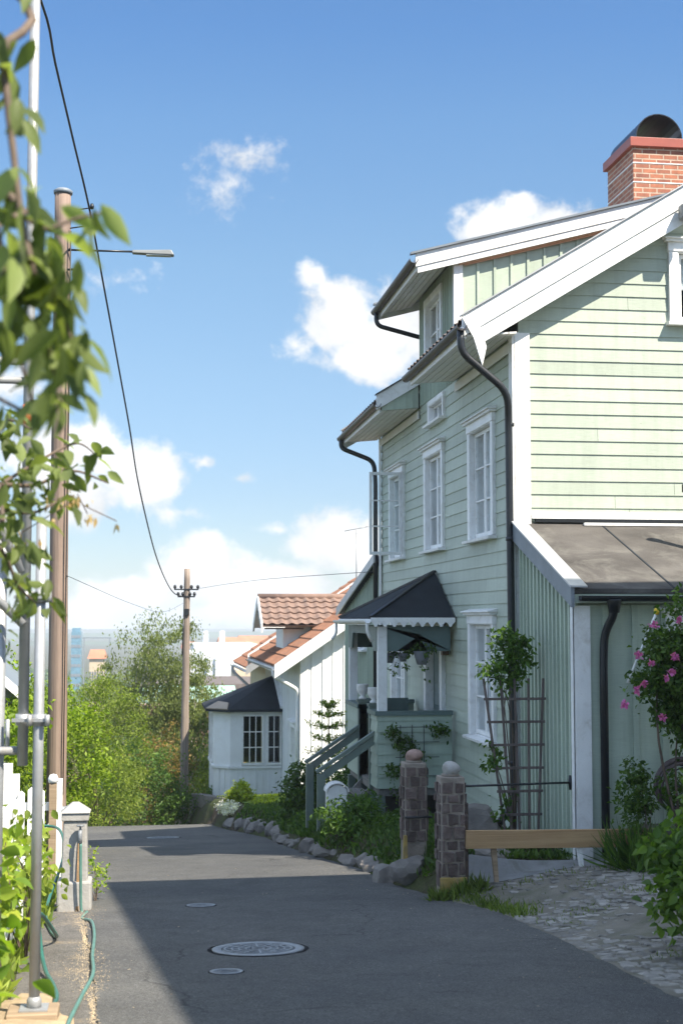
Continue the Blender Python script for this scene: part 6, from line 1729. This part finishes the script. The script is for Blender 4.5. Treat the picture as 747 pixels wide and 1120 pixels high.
for u, lab in ((225, 'pale chimney stack left on the white hall'), (243, 'pale chimney stack right on the white hall')):
    x0, x1, z0, z1 = span(u-3.2, u+3.2, 688, 706, 330); xm = (x0+x1)/2
    tag(MB().lathe([((x1-x0)/2, 0), ((x1-x0)/2*.85, z1-z0)], (xm, 330, z0-.5), 14).build('chimney_stack', M['hallwhite'], None, base=(xm, 330, z0)), lab, 'chimney', 'pale chimney stacks on the hall')
fb_('beige_block', 258, 280, 733, 775, 170, 10, M['beige'], 'beige block with window rows below the tiled roofs', 'building', rows=4, cols=4, wm=M['hallwhite'], ww=.6, wh=.4)
for i, (u0, u1, v0, v1, y, lab) in enumerate(((240, 262, 701, 712, 420, 'far terrace with long orange roof right of the stacks'), (262, 300, 699, 712, 430, 'orange roofed terrace by the clay tiled dormer'), (200, 214, 706, 716, 400, 'small red roofed house left of the white hall'), (270, 290, 706, 716, 380, 'pale block with orange roof behind the eaves'),
                                                (98, 114, 717, 728, 280, 'small orange roofed house right below the gantry'))):
    fb_('town_house', u0, u1, v0+3.5, v1, y, 12, M['hallwhite'] if i % 2 else M['beige'], lab, 'house', rows=2, cols=6, wh=.35, roof=1.1+y*.002, roofm=M['farorange'], group='houses in the town below', down=14)
e_ = fb_('glass_tower', 78, 89, 691, 716, 520, 12, M['far_glass'], 'blue glass tower right of the thick pole', 'tower', rows=7, cols=3, wm=M['slate_paint'], ww=.9, wh=.3, down=16)
x0, x1, z0, z1 = span(79, 88, 687, 691, 520); MB().box(x0, x1, 521, 530, z0, z1).build('roof_plant', M['far_glass'], e_)
x0, x1, z0, z1 = span(90, 122, 697, 720, 500); e_ = empty('gantry_crane', ((x0+x1)/2, 500, z0), 'grey gantry crane beside the glass tower', 'crane')
MB().box(x0, x1, 500, 501, z1-.45, z1).build('beam', M['slate_paint'], e_)
for x in (x0+.4, x1-.8): MB().box(x, x+.4, 500, 501, z0-14, z1-.46).build('leg', M['slate_paint'], e_)
x0, x1, z0, z1 = span(205, 222, 712, 735, 300); e_ = empty('blue_mural_block', ((x0+x1)/2, 300, z0), 'white block with blue patches left of the hall slits', 'building')
MB().box(x0, x1, 300, 310, z0-12, z1).build('wall', mat('mural wall', (.66, .68, .70), .6, .05, .2, dirt=(.10, .25, .45), dirt_amt=.9, dirt_scale=.35), e_)
# scattered town trees: a far wood that reads as one mass
rs = np.random.RandomState(77); n = 14000; ys = rs.uniform(120, 700, n); xs = rs.uniform(-.35, .45, n)*ys
zc = np.array([zr(y) for y in ys]); cl = np.sin(xs*.11)+np.cos(ys*.07+xs*.05)
P = np.stack([xs, ys, zc+rs.uniform(0, 1, n)*(3.5+1.8*cl)], 1)
o = leaves('far_trees', P, 2.6, M['lf_mid'], None, 77, elong=1.3, base=(0, 300, -26)); tag(o, 'hazy green trees among the town buildings', 'trees', kind='stuff')
# wooded hills at the horizon
def hill(name, y, z0, amp, seed, m):
    rr = random.Random(seed); ph = [(rr.uniform(.0008, .006), rr.uniform(0, 6), rr.uniform(.3, 1)) for _ in range(7)]
    mb = MB(); n = 160; xs = [-2600+5200*i/n for i in range(n+1)]
    for x in xs:
        h = z0+amp*sum(a*math.sin(k*x+p) for k, p, a in ph)/3
        mb.v += [(x, y, -32), (x, y+60, h), (x, y+400, h-6)]
    for i in range(n):
        a = i*3; mb.f += [(a, a+3, a+4, a+1), (a+1, a+4, a+5, a+2)]; mb.sm += [True, True]
    tag(mb.build(name, m, recalc=False), kind='structure')
hm = mat('wooded hill', (.05, .075, .035), .95, .35, .01)
hill('hills', 1500, -22, 4, 3, hm); hill('hills', 2100, -20, 5, 4, hm)

# ------------------------------------------------------------------ air
HZ = True
if HZ:
    hm_, t = nt_new('haze'); g = NT(t)
    pv = g.n('ShaderNodeVolumePrincipled', ins={'Color': (.86, .91, .98, 1), 'Density': HAZE_D, 'Anisotropy': .2})
    o = g.n('ShaderNodeOutputMaterial'); t.links.new(pv.outputs[0], o.inputs[1])
    tag(MB().box(-2900, 2900, -190, 3000, -40, 22).build('haze', hm_), 'thin summer haze over the town', 'haze', kind='stuff')

# ------------------------------------------------------------------ sky, sun, camera
SUN_EL, SUN_AZ = R(52), (.65, -.76)
w = bpy.data.worlds.new('World'); scene.world = w; w.use_nodes = True
t = w.node_tree; t.nodes.clear(); g = NT(t)
sky = g.n('ShaderNodeTexSky', sky_type='NISHITA'); sky.sun_disc = False; sky.sun_elevation = SUN_EL
sky.sun_rotation = math.atan2(SUN_AZ[0], SUN_AZ[1]); sky.altitude = 0; sky.air_density = 1.0; sky.dust_density = .3; sky.ozone_density = 1.6
tc = g.n('ShaderNodeTexCoord').outputs['Generated']
ya = R(7.87)
def dot(v, c): return g.n('ShaderNodeVectorMath', operation='DOT_PRODUCT', ins={0: v, 1: c}).outputs['Value']
df = dot(tc, (math.sin(ya), math.cos(ya), 0)); dr = dot(tc, (math.cos(ya), -math.sin(ya), 0)); dz = dot(tc, (0, 0, 1))
dfc = g.math('MAXIMUM', df, .05)
A = g.math('DIVIDE', dr, dfc); B = g.math('DIVIDE', dz, dfc)
vec = g.n('ShaderNodeCombineXYZ', ins={0: A, 1: B, 2: 0.0}).outputs[0]
wn = g.n('ShaderNodeTexNoise', ins={'Vector': vec, 'Scale': 26.0, 'Detail': 9.0, 'Roughness': .62})
warp = g.n('ShaderNodeVectorMath', operation='MULTIPLY_ADD', ins={0: wn.outputs['Color'], 1: (.022, .018, 0), 2: vec}).outputs[0]
warp = g.n('ShaderNodeVectorMath', operation='ADD', ins={0: warp, 1: (-.011, -.009, 0)}).outputs[0]
def uvdir(u, v):
    d = at(u, v, 100); f = d.x*math.sin(ya)+d.y*math.cos(ya)
    return (d.x*math.cos(ya)-d.y*math.sin(ya))/f, d.z/f
CL = [(150, 520, 58, 44, 1.1), (108, 488, 36, 42, 1.0), (85, 545, 50, 42, 1.0), (182, 528, 24, 22, .8), (50, 500, 60, 50, 1.0),
      (215, 625, 58, 40, 1.15), (265, 640, 62, 34, 1.1), (140, 655, 75, 30, 1.1), (315, 645, 60, 34, 1.0), (90, 675, 80, 28, 1.1), (225, 600, 32, 24, 1.0), (240, 672, 180, 18, .8),
      (365, 592, 52, 40, 1.15), (408, 600, 50, 46, 1.1), (330, 600, 30, 24, .8),
      (372, 350, 52, 42, 1.0), (405, 392, 62, 34, 1.0), (345, 300, 26, 20, .75), (325, 378, 24, 20, .5), (360, 320, 36, 28, .8), (440, 360, 50, 60, .9),
      (550, 245, 66, 34, 1.05), (572, 226, 30, 18, .9), (610, 255, 60, 40, .9),
      (243, 202, 34, 36, .24), (284, 177, 32, 24, .26), (222, 503, 18, 9, .42), (266, 522, 14, 8, .36), (130, 305, 30, 16, .28), (190, 560, 40, 14, .35), (300, 580, 26, 9, .4), (20, 420, 40, 30, .5)]
sep = g.n('ShaderNodeSeparateXYZ', ins={0: warp}).outputs
acc = None
for (u, v, ru, rv, s) in CL:
    a, b = uvdir(u, v)
    x = g.math('MULTIPLY', g.math('SUBTRACT', sep[0], a), 1556/ru); y = g.math('MULTIPLY', g.math('SUBTRACT', sep[1], b), 1556/rv)
    # flatter underside
    d = g.math('SQRT', g.math('ADD', g.math('MULTIPLY', x, x), g.math('MULTIPLY', y, y)))
    fld = g.math('MULTIPLY', g.math('SUBTRACT', 1.0, d), s)
    acc = fld if acc is None else g.math('SMOOTH_MAX', acc, fld, .25)
fine = g.n('ShaderNodeTexNoise', ins={'Vector': vec, 'Scale': 34.0, 'Detail': 10.0, 'Roughness': .6, 'Distortion': .3}).outputs[0]
acc = g.math('ADD', acc, g.math('MULTIPLY', g.math('SUBTRACT', fine, .5), 1.15))
f2_ = g.n('ShaderNodeTexNoise', ins={'Vector': vec, 'Scale': 95.0, 'Detail': 8.0, 'Roughness': .6}).outputs[0]
acc = g.math('ADD', acc, g.math('MULTIPLY', g.math('SUBTRACT', f2_, .5), .55))
front = g.math('GREATER_THAN', df, .1)
# unseen broken cloud, added outside the view to fill the shadows
gn = g.n('ShaderNodeTexNoise', ins={'Vector': tc, 'Scale': 3.5, 'Detail': 8.0, 'Roughness': .6}).outputs[0]
fill_cloud = g.n('ShaderNodeMapRange', interpolation_type='SMOOTHSTEP', ins={0: gn, 1: .42, 2: .58, 3: 0.0, 4: .9}).outputs[0]
cov = g.n('ShaderNodeMapRange', interpolation_type='SMOOTHSTEP', ins={0: acc, 1: -.05, 2: .46, 3: 0.0, 4: 1.0}).outputs[0]
inw = g.math('MAXIMUM', g.math('DIVIDE', g.math('ABSOLUTE', A), .42), g.math('DIVIDE', g.math('ABSOLUTE', B), .75))
inw = g.n('ShaderNodeMapRange', interpolation_type='SMOOTHSTEP', ins={0: inw, 1: .8, 2: 1.2, 3: 1.0, 4: 0.0}).outputs[0]
front = g.math('MULTIPLY', front, inw)
cov = g.math('ADD', g.math('MULTIPLY', cov, front), g.math('MULTIPLY', fill_cloud, g.math('SUBTRACT', 1.0, front)))
lit = g.n('ShaderNodeMapRange', interpolation_type='SMOOTHSTEP', ins={0: acc, 1: .1, 2: 1.0, 3: .86, 4: 1.0}).outputs[0]
sh = g.n('ShaderNodeTexNoise', ins={'Vector': vec, 'Scale': 14.0, 'Detail': 6.0, 'Roughness': .55}).outputs[0]
shade = g.n('ShaderNodeMapRange', ins={0: sh, 1: .35, 2: .7, 3: .74, 4: 1.04}).outputs[0]
cc_ = g.mix(1.0, (CLOUD*.98, CLOUD*.99, CLOUD, 1), g.math('MULTIPLY', lit, shade), 'MULTIPLY')
skc = g.mix(1.0, g.mix(1.0, sky.outputs[0], SKYTINT, 'MULTIPLY'), g.ramp(B, [(0, (.72, .64, .62)), (.088, (.76, .67, .62)), (.178, (.90, .80, .67)), (.255, (.96, .885, .72)), (.358, (.90, .915, .80)), (.43, (.76, .86, .83)), (1, (.73, .82, .81))]), 'MULTIPLY')
cc_ = g.mix(front, (CLOUD*1.0, CLOUD*1.2, CLOUD*1.52, 1), cc_)  # the added out-of-view cloud is tinted blue as fill for the shade
col = g.mix(g.math('MULTIPLY', cov, .95), skc, cc_)
bgn = g.n('ShaderNodeBackground', ins={0: col, 1: SKY_STR}); o = g.n('ShaderNodeOutputWorld'); t.links.new(bgn.outputs[0], o.inputs[0])
sd = bpy.data.lights.new('sun', 'SUN'); sd.energy = SUN_STR; sd.angle = R(.53); sd.color = (1.0, .91, .77)
so_ = bpy.data.objects.new('sun', sd); COL.objects.link(so_)
dirv = V((SUN_AZ[0]*math.cos(SUN_EL), SUN_AZ[1]*math.cos(SUN_EL), math.sin(SUN_EL)))
so_.rotation_euler = dirv.to_track_quat('Z', 'Y').to_euler(); so_.location = dirv*40
cam = bpy.data.cameras.new('camera'); co = bpy.data.objects.new('camera', cam); COL.objects.link(co)
cam.sensor_fit = 'VERTICAL'; cam.sensor_height = 36; cam.lens = 50; cam.clip_end = 20000; cam.clip_start = .05
co.location = (0, 0, 0); co.rotation_euler = (R(94.3), 0, -R(7.87))
cam.dof.use_dof = True; cam.dof.focus_distance = 15.5; cam.dof.aperture_fstop = 3.2
scene.camera = co
scene.view_settings.view_transform = 'Standard'; scene.view_settings.look = 'None'; scene.view_settings.gamma = 1; scene.view_settings.exposure = EXPO
scene.view_settings.use_curve_mapping = False
scene.cycles.use_denoising = True
scene.cycles.max_bounces = 8; scene.cycles.transparent_max_bounces = 12; scene.cycles.volume_bounces = 1
